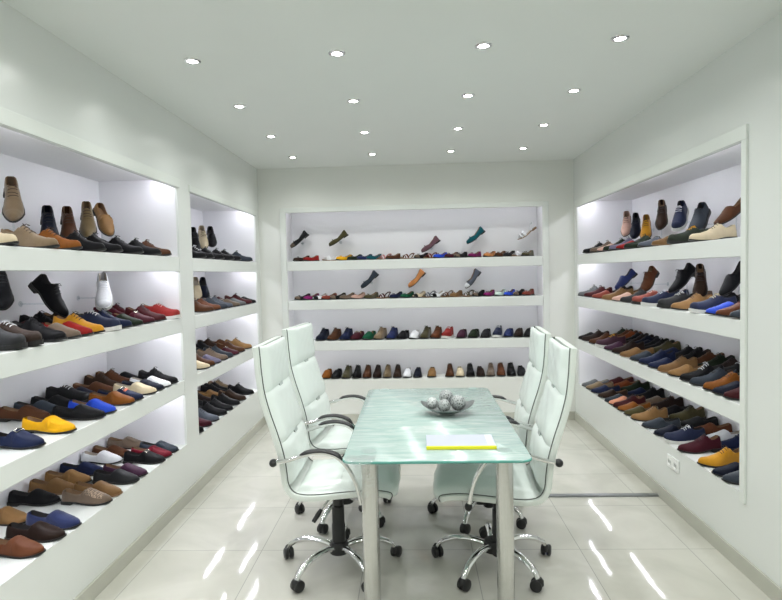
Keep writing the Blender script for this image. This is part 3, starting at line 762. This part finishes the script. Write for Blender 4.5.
# shelf, kind, colour, row (front / back), toe position x, y, turn in degrees, detail
SHOES = [
('L1','oxford','cream','f',-1.603,2.284,-2,''),
('L1','brogue','beige','f',-1.603,2.554,-3,''),
('L1','oxford','cognac','f',-1.603,2.735,-1,''),
('L1','oxford','black','f',-1.603,2.952,-3,''),
('L1','oxford','black','f',-1.603,3.127,-3,''),
('L1','oxford','black','f',-1.603,3.374,-1,''),
('L1','oxford','black','f',-1.603,3.619,2,''),
('L1','oxford','brown','f',-1.603,3.770,2,''),
('L1','oxford','black','b',-1.882,3.872,3,''),
('L2','sneaker','charcoal','f',-1.603,2.295,-2,''),
('L2','sneaker','darkbrown','f',-1.603,2.400,0,'w'),
('L2','oxford','black','f',-1.603,2.580,-2,''),
('L2','loafer','taupe','f',-1.603,2.694,-3,''),
('L2','loafer','red','f',-1.603,2.799,-3,''),
('L2','oxford','mustard','f',-1.603,2.906,-2,''),
('L2','sneaker','navy','f',-1.603,3.068,3,'w'),
('L2','oxford','navy','f',-1.603,3.202,3,''),
('L2','loafer','darkgreen','f',-1.603,3.336,2,''),
('L2','loafer','burgundy','f',-1.603,3.494,2,''),
('L2','oxford','maroon','f',-1.603,3.653,-2,''),
('L2','sneaker','red','f',-1.603,3.872,-2,''),
('L2','loafer','red','b',-1.882,2.633,1,''),
('L2','loafer','navy','b',-1.882,2.754,2,'w'),
('L2','loafer','maroon','b',-1.882,2.903,3,''),
('L2','oxford','black','b',-1.882,3.069,3,''),
('L2','oxford','darkbrown','b',-1.882,3.223,-3,''),
('L2','loafer','black','b',-1.882,3.393,1,''),
('L2','loafer','black','b',-1.882,3.545,1,''),
('L2','loafer','darkgreen','b',-1.882,3.662,0,''),
('L2','oxford','burgundy','b',-1.882,3.767,-3,''),
('L2','oxford','maroon','b',-1.882,3.872,-0,''),
('L3','straploafer','navy','f',-1.603,2.387,-3,''),
('L3','straploafer','yellow','f',-1.603,2.615,-6,''),
('L3','loafer','black','f',-1.603,2.880,3,''),
('L3','straploafer','blue','f',-1.603,2.985,-5,''),
('L3','straploafer','cognac','f',-1.603,3.195,-2,''),
('L3','straploafer','navy','f',-1.603,3.300,3,'r'),
('L3','loafer','cream','f',-1.603,3.477,1,''),
('L3','loafer','darknavy','f',-1.603,3.582,3,''),
('L3','loafer','white','f',-1.603,3.687,3,''),
('L3','oxford','black','f',-1.603,3.800,0,''),
('L3','loafer','brown','b',-1.882,2.861,-1,''),
('L3','loafer','slate','b',-1.882,2.979,1,''),
('L3','loafer','black','b',-1.882,3.108,-1,''),
('L3','sneaker','black','b',-1.882,3.233,-3,'w'),
('L3','loafer','darknavy','b',-1.882,3.338,-2,''),
('L3','loafer','brown','b',-1.882,3.517,3,''),
('L3','oxford','darkbrown','b',-1.882,3.622,-4,''),
('L3','oxford','brown','b',-1.882,3.753,-4,''),
('L3','loafer','black','b',-1.882,3.872,1,''),
('L4','loafer','chestnut','f',-1.603,2.351,-2,''),
('L4','loafer','espresso','f',-1.603,2.500,0,''),
('L4','suedeloafer','royalnavy','f',-1.603,2.618,-4,''),
('L4','wovenloafer','taupe','f',-1.603,2.902,-3,''),
('L4','loafer','camel','f',-1.603,3.007,-3,''),
('L4','loafer','charcoal','f',-1.603,3.203,-2,''),
('L4','loafer','purple','f',-1.603,3.308,-1,''),
('L4','buckleloafer','black','f',-1.603,3.551,-2,''),
('L4','loafer','crimson','f',-1.603,3.656,1,''),
('L4','loafer','slate','f',-1.603,3.761,-2,''),
('L4','loafer','tan','b',-1.882,2.670,-1,''),
('L4','loafer','black','b',-1.882,2.908,2,''),
('L4','loafer','camel','b',-1.882,3.061,-1,''),
('L4','loafer','tan','b',-1.882,3.200,0,''),
('L4','loafer','navy','b',-1.882,3.351,3,''),
('L4','loafer','white','b',-1.882,3.554,-3,''),
('L4','loafer','brown','b',-1.882,3.671,-4,''),
('L4','loafer','taupe','b',-1.882,3.872,-2,''),
('F1','oxford','black','f',-1.603,4.416,2,''),
('F1','oxford','black','f',-1.603,4.595,1,'w'),
('F1','oxford','black','f',-1.603,4.841,-2,''),
('F1','oxford','black','f',-1.603,5.113,-1,''),
('F1','oxford','black','f',-1.603,5.323,-3,''),
('F1','oxford','slate','f',-1.603,5.707,-0,''),
('F1','oxford','black','b',-1.882,5.259,-4,''),
('F1','oxford','white','b',-1.882,5.476,2,''),
('F2','oxford','brown','f',-1.603,4.550,3,''),
('F2','oxford','chestnut','f',-1.603,4.718,4,''),
('F2','oxford','slate','f',-1.603,4.899,2,''),
('F2','oxford','steel','f',-1.603,5.037,4,''),
('F2','loafer','taupe','f',-1.603,5.243,-4,''),
('F2','loafer','grey','f',-1.603,5.434,-2,''),
('F2','oxford','maroon','f',-1.603,5.639,4,''),
('F2','loafer','black','f',-1.603,5.784,2,''),
('F2','loafer','navy','b',-1.882,5.516,-1,''),
('F2','loafer','maroon','b',-1.882,5.727,4,''),
('F2','loafer','maroon','b',-1.882,5.832,1,''),
('F3','loafer','cream','f',-1.603,4.413,3,''),
('F3','oxford','brown','f',-1.603,4.527,-2,''),
('F3','loafer','lavender','f',-1.603,4.671,-2,''),
('F3','oxford','taupe','f',-1.603,4.851,-0,''),
('F3','oxford','slate','f',-1.603,4.988,-3,''),
('F3','loafer','burgundy','f',-1.603,5.163,-1,''),
('F3','oxford','brown','f',-1.603,5.350,4,''),
('F3','oxford','tan','f',-1.603,5.586,-1,''),
('F3','loafer','black','b',-1.882,5.168,-4,''),
('F3','oxford','black','b',-1.882,5.383,-4,''),
('F3','oxford','darkbrown','b',-1.882,5.586,-3,''),
('F3','loafer','brown','b',-1.882,5.832,2,''),
('F4','oxford','black','f',-1.603,4.230,-1,''),
('F4','oxford','burgundy','f',-1.603,4.410,-2,''),
('F4','oxford','steel','f',-1.603,4.573,-3,''),
('F4','oxford','black','f',-1.603,4.774,4,''),
('F4','oxford','black','f',-1.603,4.936,-1,''),
('F4','oxford','black','f',-1.603,5.140,-2,''),
('F4','oxford','darkbrown','f',-1.603,5.329,-4,''),
('F4','oxford','black','f',-1.603,5.602,-4,''),
('F4','oxford','black','b',-1.882,5.095,-3,''),
('F4','oxford','espresso','b',-1.882,5.252,1,''),
('F4','loafer','tan','b',-1.882,5.477,-3,''),
('F4','oxford','black','b',-1.882,5.622,-4,''),
('F4','oxford','black','b',-1.882,5.727,-0,''),
('F4','oxford','beige','b',-1.882,5.832,-2,''),
('R1','brogue','cream','f',1.646,3.520,-1,''),
('R1','sneaker','darkgreen','f',1.646,3.805,-4,'y'),
('R1','loafer','camel','f',1.646,4.055,-1,''),
('R1','suedeloafer','steel','f',1.646,4.304,-2,''),
('R1','oxford','darkgreen','f',1.646,4.585,-0,''),
('R1','loafer','red','f',1.646,4.763,4,''),
('R1','oxford','lavender','f',1.646,4.931,-1,''),
('R1','oxford','darkgreen','f',1.646,5.085,2,''),
('R1','loafer','blush','f',1.646,5.249,0,''),
('R1','oxford','taupe','f',1.646,5.455,-3,''),
('R1','oxford','black','f',1.646,5.677,4,''),
('R1','oxford','darknavy','b',1.925,4.103,-4,''),
('R1','sneaker','royalnavy','b',1.925,4.502,-0,''),
('R1','oxford','espresso','b',1.925,4.990,3,''),
('R1','loafer','purple','b',1.925,5.413,3,''),
('R1','oxford','darkgreen','b',1.925,5.654,-2,''),
('R2','suedeloafer','slate','f',1.646,3.070,2,''),
('R2','loafer','chestnut','f',1.646,3.210,1,''),
('R2','suedeloafer','blue','f',1.646,3.318,3,''),
('R2','sneaker','navy','f',1.646,3.506,-1,'c'),
('R2','oxford','tan','f',1.646,3.761,4,''),
('R2','sneaker','charcoal','f',1.646,3.958,1,'w'),
('R2','sneaker','navy','f',1.646,4.232,3,'w'),
('R2','sneaker','coral','f',1.646,4.423,-4,'w'),
('R2','oxford','charcoal','f',1.646,4.677,-3,''),
('R2','loafer','blush','f',1.646,4.864,3,''),
('R2','oxford','camel','f',1.646,5.119,-2,''),
('R2','loafer','coral','f',1.646,5.403,-2,''),
('R2','oxford','maroon','f',1.646,5.654,-2,''),
('R2','oxford','grey','f',1.646,5.858,-2,''),
('R2','loafer','maroon','b',1.925,3.636,1,''),
('R2','oxford','black','b',1.925,3.893,-1,''),
('R2','loafer','rose','b',1.925,4.072,3,''),
('R2','oxford','taupe','b',1.925,4.316,3,''),
('R2','oxford','navy','b',1.925,4.686,3,''),
('R2','loafer','slate','b',1.925,4.992,-2,''),
('R2','loafer','camel','b',1.925,5.317,-3,''),
('R2','loafer','brown','b',1.925,5.659,-0,''),
('R2','oxford','black','b',1.925,5.858,2,''),
('R3','loafer','maroon','f',1.646,3.125,4,''),
('R3','loafer','darknavy','f',1.646,3.241,-3,''),
('R3','brogue','cognac','f',1.646,3.346,3,''),
('R3','oxford','slate','f',1.646,3.505,-4,''),
('R3','oxford','black','f',1.646,3.635,1,'w'),
('R3','loafer','tan','f',1.646,3.805,4,''),
('R3','oxford','camel','f',1.646,3.959,4,''),
('R3','loafer','navy','f',1.646,4.127,-3,''),
('R3','oxford','navy','f',1.646,4.290,4,''),
('R3','loafer','slate','f',1.646,4.467,3,''),
('R3','loafer','camel','f',1.646,4.682,-2,''),
('R3','oxford','espresso','f',1.646,4.869,1,''),
('R3','loafer','purple','f',1.646,5.073,1,''),
('R3','sneaker','plum','f',1.646,5.294,0,'y'),
('R3','oxford','brown','f',1.646,5.503,3,''),
('R3','oxford','espresso','f',1.646,5.731,1,''),
('R3','loafer','black','f',1.646,5.858,2,''),
('R3','loafer','rust','b',1.925,3.468,3,''),
('R3','oxford','darkgreen','b',1.925,3.598,2,''),
('R3','sneaker','black','b',1.925,3.726,2,'w'),
('R3','oxford','espresso','b',1.925,3.878,-3,''),
('R3','oxford','darkgreen','b',1.925,4.013,3,''),
('R3','oxford','brown','b',1.925,4.174,-4,''),
('R3','oxford','black','b',1.925,4.332,3,''),
('R3','oxford','black','b',1.925,4.485,-4,''),
('R3','loafer','navy','b',1.925,4.649,-2,''),
('R3','oxford','olive','b',1.925,4.826,3,''),
('R3','oxford','black','b',1.925,5.039,2,''),
('R3','oxford','darknavy','b',1.925,5.248,1,''),
('R3','oxford','black','b',1.925,5.474,1,''),
('R3','oxford','rust','b',1.925,5.648,-3,''),
('R3','oxford','brown','b',1.925,5.753,-4,''),
('R3','oxford','darkgreen','b',1.925,5.858,1,''),
('R3','oxford','black','b',1.925,4.932,1,''),
('R3','loafer','darknavy','b',1.925,5.143,3,''),
('R3','oxford','espresso','b',1.925,5.361,0,''),
('R4','suedeloafer','slate','f',1.646,3.136,-1,''),
('R4','loafer','darknavy','f',1.646,3.241,-3,''),
('R4','brogue','mustard','f',1.646,3.405,1,''),
('R4','oxford','burgundy','f',1.646,3.662,3,''),
('R4','sneaker','navy','f',1.646,3.866,-0,'w'),
('R4','loafer','darknavy','f',1.646,4.026,1,''),
('R4','suedeloafer','slate','f',1.646,4.237,-4,''),
('R4','oxford','tan','f',1.646,4.451,-4,''),
('R4','loafer','olive','f',1.646,4.598,0,''),
('R4','loafer','cognac','f',1.646,4.742,-0,''),
('R4','oxford','maroon','f',1.646,4.847,2,''),
('R4','loafer','salmon','f',1.646,4.952,3,''),
('R4','loafer','slate','f',1.646,5.057,-1,''),
('R4','loafer','darkbrown','f',1.646,5.245,1,''),
('R4','loafer','navy','f',1.646,5.451,-2,''),
('R4','loafer','beige','f',1.646,5.609,3,''),
('R4','loafer','grey','f',1.646,5.742,0,''),
('R4','loafer','burgundy','b',1.925,3.422,-3,''),
('R4','oxford','darknavy','b',1.925,3.571,-3,''),
('R4','oxford','navy','b',1.925,3.723,4,''),
('R4','loafer','white','b',1.925,3.888,-0,''),
('R4','loafer','chestnut','b',1.925,4.068,-2,''),
('R4','loafer','charcoal','b',1.925,4.251,-2,''),
('R4','oxford','olive','b',1.925,4.433,2,''),
('R4','loafer','black','b',1.925,4.612,-1,''),
('R4','oxford','espresso','b',1.925,4.787,0,''),
('R4','loafer','taupe','b',1.925,4.954,-3,''),
('R4','oxford','black','b',1.925,5.133,3,''),
('R4','loafer','navy','b',1.925,5.300,3,''),
('R4','oxford','darkgreen','b',1.925,5.479,-4,''),
('R4','loafer','rust','b',1.925,5.671,0,''),
('R4','loafer','maroon','b',1.925,5.846,2,''),
('B1','flat','darkbrown','f',-1.200,6.173,-1,''),
('B1','flat','red','f',-1.097,6.173,4,''),
('B1','sandal','white','f',-0.891,6.173,3,''),
('B1','flat','yellow','f',-0.740,6.173,-4,''),
('B1','flat','darkgreen','f',-0.627,6.173,4,''),
('B1','flat','royalnavy','f',-0.519,6.173,-3,''),
('B1','flat','teal','f',-0.417,6.173,-2,''),
('B1','sandal','rose','f',-0.310,6.173,3,''),
('B1','flat','brown','f',-0.213,6.173,-1,''),
('B1','sandal','chestnut','f',-0.063,6.173,3,''),
('B1','flat','black','f',0.086,6.173,-3,''),
('B1','sandal','coral','f',0.183,6.173,4,''),
('B1','flat','blue','f',0.289,6.173,-3,''),
('B1','flat','burgundy','f',0.406,6.173,-4,''),
('B1','flat','black','f',0.507,6.173,-0,''),
('B1','flat','magenta','f',0.650,6.173,-2,''),
('B1','flat','orange','f',0.809,6.173,0,''),
('B1','flat','brown','f',0.922,6.173,4,''),
('B1','flat','charcoal','f',1.018,6.173,2,''),
('B1','sandal','white','f',1.114,6.173,-5,''),
('B1','flat','olive','f',1.210,6.173,-2,''),
('B2','flat','black','f',-1.200,6.173,0,''),
('B2','flat','magenta','f',-1.104,6.173,-0,''),
('B2','flat','white','f',-1.008,6.173,2,''),
('B2','flat','coral','f',-0.912,6.173,-0,''),
('B2','flat','black','f',-0.816,6.173,-4,''),
('B2','flat','taupe','f',-0.718,6.173,-3,''),
('B2','flat','blush','f',-0.600,6.173,3,''),
('B2','flat','olive','f',-0.460,6.173,-1,''),
('B2','sandal','maroon','f',-0.326,6.173,3,''),
('B2','flat','navy','f',-0.192,6.173,5,''),
('B2','flat','green','f',-0.074,6.173,1,''),
('B2','flat','cream','f',0.054,6.173,2,''),
('B2','sandal','steel','f',0.159,6.173,1,''),
('B2','flat','white','f',0.255,6.173,-2,''),
('B2','sandal','brown','f',0.351,6.173,4,''),
('B2','flat','camel','f',0.449,6.173,-0,''),
('B2','sandal','olive','f',0.576,6.173,4,''),
('B2','flat','black','f',0.688,6.173,-2,''),
('B2','flat','magenta','f',0.799,6.173,4,''),
('B2','flat','mint','f',0.915,6.173,3,''),
('B2','flat','blue','f',1.015,6.173,1,''),
('B2','flat','black','f',1.114,6.173,-1,''),
('B2','flat','coral','f',1.210,6.173,-4,''),
('B3','oxford','darknavy','f',-0.998,6.161,3,''),
('B3','oxford','brown','f',-0.868,6.161,-1,''),
('B3','oxford','navy','f',-0.739,6.161,2,''),
('B3','loafer','burgundy','f',-0.620,6.161,-4,''),
('B3','loafer','green','f',-0.491,6.161,-4,''),
('B3','oxford','beige','f',-0.373,6.161,-4,''),
('B3','oxford','royalnavy','f',-0.245,6.161,3,''),
('B3','loafer','black','f',-0.127,6.161,-3,''),
('B3','loafer','white','f',0.001,6.161,4,''),
('B3','oxford','olive','f',0.113,6.161,-1,''),
('B3','oxford','chestnut','f',0.230,6.161,1,''),
('B3','sneaker','red','f',0.352,6.161,-1,''),
('B3','loafer','plum','f',0.501,6.161,1,''),
('B3','loafer','darkgreen','f',0.628,6.161,-4,''),
('B3','loafer','charcoal','f',0.755,6.161,-1,''),
('B3','sneaker','navy','f',0.882,6.161,4,''),
('B3','loafer','royalnavy','f',0.996,6.161,-3,''),
('B3','loafer','espresso','f',1.103,6.161,2,''),
('B3','loafer','black','f',1.210,6.161,-2,''),
('B4','loafer','cognac','f',-0.959,6.161,-2,''),
('B4','loafer','black','f',-0.851,6.161,-5,''),
('B4','oxford','olive','f',-0.742,6.161,-5,''),
('B4','oxford','black','f',-0.633,6.161,4,''),
('B4','oxford','brown','f',-0.524,6.161,3,''),
('B4','oxford','espresso','f',-0.415,6.161,3,''),
('B4','oxford','khaki','f',-0.306,6.161,3,''),
('B4','oxford','darkbrown','f',-0.197,6.161,5,''),
('B4','loafer','white','f',-0.088,6.161,-3,''),
('B4','loafer','darknavy','f',0.021,6.161,1,''),
('B4','loafer','tan','f',0.172,6.161,-0,''),
('B4','oxford','brown','f',0.363,6.161,1,''),
('B4','loafer','cream','f',0.472,6.161,3,''),
('B4','oxford','black','f',0.581,6.161,4,''),
('B4','loafer','espresso','f',0.689,6.161,5,''),
('B4','oxford','taupe','f',0.798,6.161,-4,''),
('B4','oxford','chestnut','f',0.907,6.161,2,''),
('B4','oxford','black','f',1.016,6.161,2,''),
('B4','loafer','charcoal','f',1.125,6.161,2,''),
]
SHOWN = [
('L1', 'brogue', 'beige', -1.985, 2.808, 1.965, 44, 55),
('L1', 'oxford', 'darknavy', -1.985, 3.082, 1.857, 40, 58),
('L1', 'oxford', 'brown', -1.985, 3.265, 1.871, 42, 58),
('L1', 'oxford', 'khaki', -1.985, 3.463, 1.917, 42, 62),
('L1', 'loafer', 'tan', -1.985, 3.66, 1.953, 46, 40),
('L2', 'oxford', 'black', -1.985, 3.077, 1.475, 44, 6),
('L2', 'sneaker', 'white', -1.985, 3.608, 1.484, 42, 62),
('L2', 'oxford', 'black', -1.985, 2.692, 1.536, 38, 50),
('F1', 'oxford', 'black', -1.985, 5.18, 1.9, 42, 62),
('F1', 'oxford', 'cream', -1.985, 5.394, 1.931, 42, 64),
('F1', 'loafer', 'black', -1.985, 5.627, 1.964, 42, 66),
('F2', 'loafer', 'cream', -1.985, 5.184, 1.464, 42, 66),
('F2', 'loafer', 'darknavy', -1.985, 5.371, 1.459, 44, 66),
('R1', 'oxford', 'blush', 2.028, 5.595, 1.976, 48, 62),
('R1', 'oxford', 'darknavy', 2.028, 5.372, 1.939, 46, 62),
('R1', 'oxford', 'mustard', 2.028, 5.133, 1.903, 42, 62),
('R1', 'oxford', 'darkbrown', 2.028, 4.818, 1.985, 50, 60),
('R1', 'sneaker', 'navy', 2.028, 4.481, 1.937, 42, 48),
('R1', 'sneaker', 'slate', 2.028, 4.189, 1.896, 40, 40),
('R1', 'loafer', 'brown', 2.028, 3.777, 1.909, 32, 6),
('R2', 'loafer', 'royalnavy', 2.028, 5.626, 1.452, 38, 2),
('R2', 'oxford', 'chestnut', 2.028, 5.081, 1.451, 42, 30),
('R2', 'oxford', 'black', 2.028, 4.448, 1.468, 40, 4),
('R2', 'oxford', 'darkbrown', 2.028, 4.18, 1.45, 52, 60),
('R2', 'loafer', 'black', 2.028, 3.75, 1.483, 46, 6),
('B1', 'flat', 'black', -1.226, 6.193, 1.948, 38, 0),
('B1', 'flat', 'olive', -0.804, 6.193, 1.948, 32, 0),
('B1', 'flat', 'mauve', 0.182, 6.193, 1.86, 34, 0),
('B1', 'flat', 'teal', 0.661, 6.193, 1.943, 36, 0),
('B1', 'sandal', 'white', 1.2, 6.193, 1.972, 34, 0),
('B2', 'flat', 'slate', -0.48, 6.193, 1.5, 40, 0),
('B2', 'flat', 'orange', 0.025, 6.193, 1.5, 42, 0),
('B2', 'flat', 'steel', 0.622, 6.193, 1.487, 48, 0),
]
PLACE = {'L': ('left wall, near bay', 'left near bay'), 'F': ('left wall, far bay', 'left far bay'), 'R': ('right wall', 'right wall'), 'B': ('back wall', 'back wall')}
def shelf_phrase(code): return '%s shelf, %s' % (ORD[int(code[1])], {'L': 'left near bay', 'F': 'left far bay', 'R': 'right niche', 'B': 'back niche'}[code[0]])
NTH = ['first', 'second', 'third', 'fourth', 'fifth', 'sixth', 'seventh', 'eighth', 'ninth', 'tenth', 'eleventh', 'twelfth']
def colour_word(c): return NAMES.get(c, c)
def look(kind, colour, extra):
    s = colour_word(colour)+' '+KIND[kind][1]
    if extra == 'w': s = s+', white laces' if kind in ('sneaker', 'oxford') else s+', white strap'
    if extra == 'c': s += ', cream laces'
    if extra == 'y': s += ', yellow laces'
    if extra == 'r': s += ', red emblem'
    return s
def shoe_labels():
    out = []; where = {}
    for i, (code, kind, colour, row, x, y, yaw, ex) in enumerate(SHOES):
        where.setdefault((code, look(kind, colour, ex)), []).append((x if code[0] == 'B' else y, i))
    for i, (code, kind, colour, row, x, y, yaw, ex) in enumerate(SHOES):
        lk = look(kind, colour, ex); same = sorted(where[(code, lk)])
        line = sorted([(s[4] if code[0] == 'B' else s[5], j) for j, s in enumerate(SHOES) if s[0] == code and s[3] == row])
        at = [j for _, j in line].index(i)
        end = 'from the left' if code[0] == 'B' else 'from the camera'
        rw = '' if code[0] == 'B' else (', front row' if row == 'f' else ', back row')
        if len(same) == 1:
            near = [SHOES[line[k][1]] for k in (at-1, at+1) if 0 <= k < len(line)]
            nb = ' beside the %s %s' % (colour_word(near[0][2]), KIND[near[0][1]][1].split()[-1]) if near else ''
            lb = lk+nb+rw+', '+shelf_phrase(code)
        else:
            lb = '%s, %s %s%s, %s' % (lk, NTH[[j for _, j in same].index(i)], end, rw, shelf_phrase(code))
        out.append(lb)
    return out
LBL = shoe_labels()
LEN = lambda kind: SPEC[{'brogue': 'oxford', 'straploafer': 'loafer', 'suedeloafer': 'loafer', 'wovenloafer': 'loafer', 'buckleloafer': 'loafer'}.get(kind, kind)]['L']
for (code, kind, colour, row, x, y, yaw, ex), lb in zip(SHOES, LBL):
    o = shoe(kind, colour, ex); L = LEN(kind); k = int(code[1])
    z = (BACK_Z if code[0] == 'B' else SHELF_Z)[k]+.0006
    if code[0] in 'LF': a = rad(yaw); o.location = (x-L/2*math.cos(a), y-L/2*math.sin(a), z)
    elif code[0] == 'R': a = PI+rad(yaw); o.location = (x-L/2*math.cos(a), y-L/2*math.sin(a), z)
    else:
        a = rad({1: -128, 2: -126, 3: -112, 4: -97}[k]+yaw*.7); o.location = (x, y, z)
        if k < 3: o.scale = (.95, .86, 1.1)
        if k >= 3:
            o.scale = (.93, .97, 1.14)
    if code[0] != 'B': o.scale = (1, .95, 1)
    o.rotation_euler = (0, 0, a)
    tag(o, lb, 'shoe', 'shoes on the %s' % shelf_phrase(code))

# shoes shown tilted on clear acrylic stands
def make_stand(L, h, pitch, wall=None):
    r = empty('shoe_stand')
    m = MB(); cp, sp_ = math.cos(pitch), math.sin(pitch)
    # sloping rest plate under the sole with a toe stop; local x runs heel to toe
    def P(x, z): return (x*cp+z*sp_, -x*sp_+z*cp)
    def slab(x0, x1, z0, z1, hw):
        b = len(m.v)
        for z in (z0, z1):
            for x in (x0, x1):
                q = P(x, z)
                for y in (-hw, hw): m.v.append((q[0], y, q[1]))
        for f in ((0, 1, 3, 2), (4, 6, 7, 5), (0, 4, 5, 1), (2, 3, 7, 6), (0, 2, 6, 4), (1, 5, 7, 3)): m.face([b+i for i in f])
    slab(-L*.40, L*.40, -.006, -.002, .022)
    part(m, 'rest_plate', M_acrylic, r, smooth=False, weld=False)
    if wall is None:
        q = P(-.02, -.006)
        m = MB(); m.tube([(q[0], 0, -h+.004), (q[0], 0, q[1])], .004, 8); part(m, 'rod', M_acrylic, r)
        m = MB(); m.lathe([(.035, -h), (.035, -h+.004), (.006, -h+.005)], 20, q[0], 0); part(m, 'foot', M_acrylic, r)
    return r
cnt = {}
for code, kind, colour, x, y, z, pitch, turn in SHOWN:
    cnt.setdefault((code, kind, colour), []).append(1)
seen = {}
for code, kind, colour, x, y, z, pitch, turn in SHOWN:
    o = shoe(kind, colour, ''); L = LEN(kind)
    # z is the shoe's visual centre; its sole sits a little lower along the tilted normal
    p = rad(pitch)
    a = {'L': rad(-turn), 'F': rad(-turn), 'R': PI+rad(turn), 'B': PI+rad(12)}[code[0]]
    d = .03
    ox, oz = -d*math.sin(p), -d*math.cos(p)
    pos = Vector((x+ox*math.cos(a), y+ox*math.sin(a), z+oz))
    zs = (BACK_Z if code[0] == 'B' else SHELF_Z)[int(code[1])]
    o.location = pos; o.rotation_euler = (0, p, a)
    if code[0] == 'B': o.scale = (1, 1, 1.25)
    lk = colour_word(colour)+' '+KIND[kind][1]
    seen[(code, lk)] = seen.get((code, lk), 0)+1
    lb = '%s held tilted toe-down above the row, %s' % (lk, shelf_phrase(code))
    if len(cnt[(code, kind, colour)]) > 1: lb = '%s, %s tilted toe-down from camera, %s' % (lk, NTH[seen[(code, lk)]-1], shelf_phrase(code))
    tag(o, lb, 'shoe', 'shoes shown on stands')
    crowd = code[0] != 'B' and any(q[0] == code and q[3] == 'b' and abs(q[5]-y) < .10 for q in SHOES)
    if code[0] == 'B' or crowd:
        r = empty('shoe_peg', pos)
        if code[0] == 'B': ux, uy, dist = 0, 1, YB+BD-.004-pos.y
        elif code[0] == 'R': ux, uy, dist = 1, 0, XR+ND-.004-pos.x
        else: ux, uy, dist = -1, 0, pos.x-(XL-ND+.004)
        m = MB(); m.tube([(0, 0, -.008), (ux*(dist-.004), uy*(dist-.004), -.008)], .005, 8); part(m, 'peg', M_acrylic, r)
        m = MB(); rows = [[(ux*(dist-q)+uy*rr*math.cos(2*PI*j/16), uy*(dist-q)+ux*rr*math.cos(2*PI*j/16), -.008+rr*math.sin(2*PI*j/16)) for j in range(16)] for rr, q in ((.001, .0003), (.016, .0003), (.016, .004), (.001, .004))]
        m.grid(rows, 0, True); part(m, 'wall_disc', M_acrylic, r)
        tg = 'clear acrylic wall peg behind the tilted %s, %s' % (lk, shelf_phrase(code))
        if len(cnt[(code, kind, colour)]) > 1: tg = 'clear acrylic wall peg behind the %s tilted %s, %s' % (NTH[seen[(code, lk)]-1], lk, shelf_phrase(code))
        tag(r, tg, 'shoe stand', 'clear shoe stands')
    else:
        r = make_stand(L, pos.z-zs, p); r.location = pos; r.rotation_euler = (0, 0, a)
        tg = 'clear acrylic stand under the tilted %s, %s' % (lk, shelf_phrase(code))
        if len(cnt[(code, kind, colour)]) > 1: tg = 'clear acrylic stand under the %s tilted %s, %s' % (NTH[seen[(code, lk)]-1], lk, shelf_phrase(code))
        tag(r, tg, 'shoe stand', 'clear shoe stands')
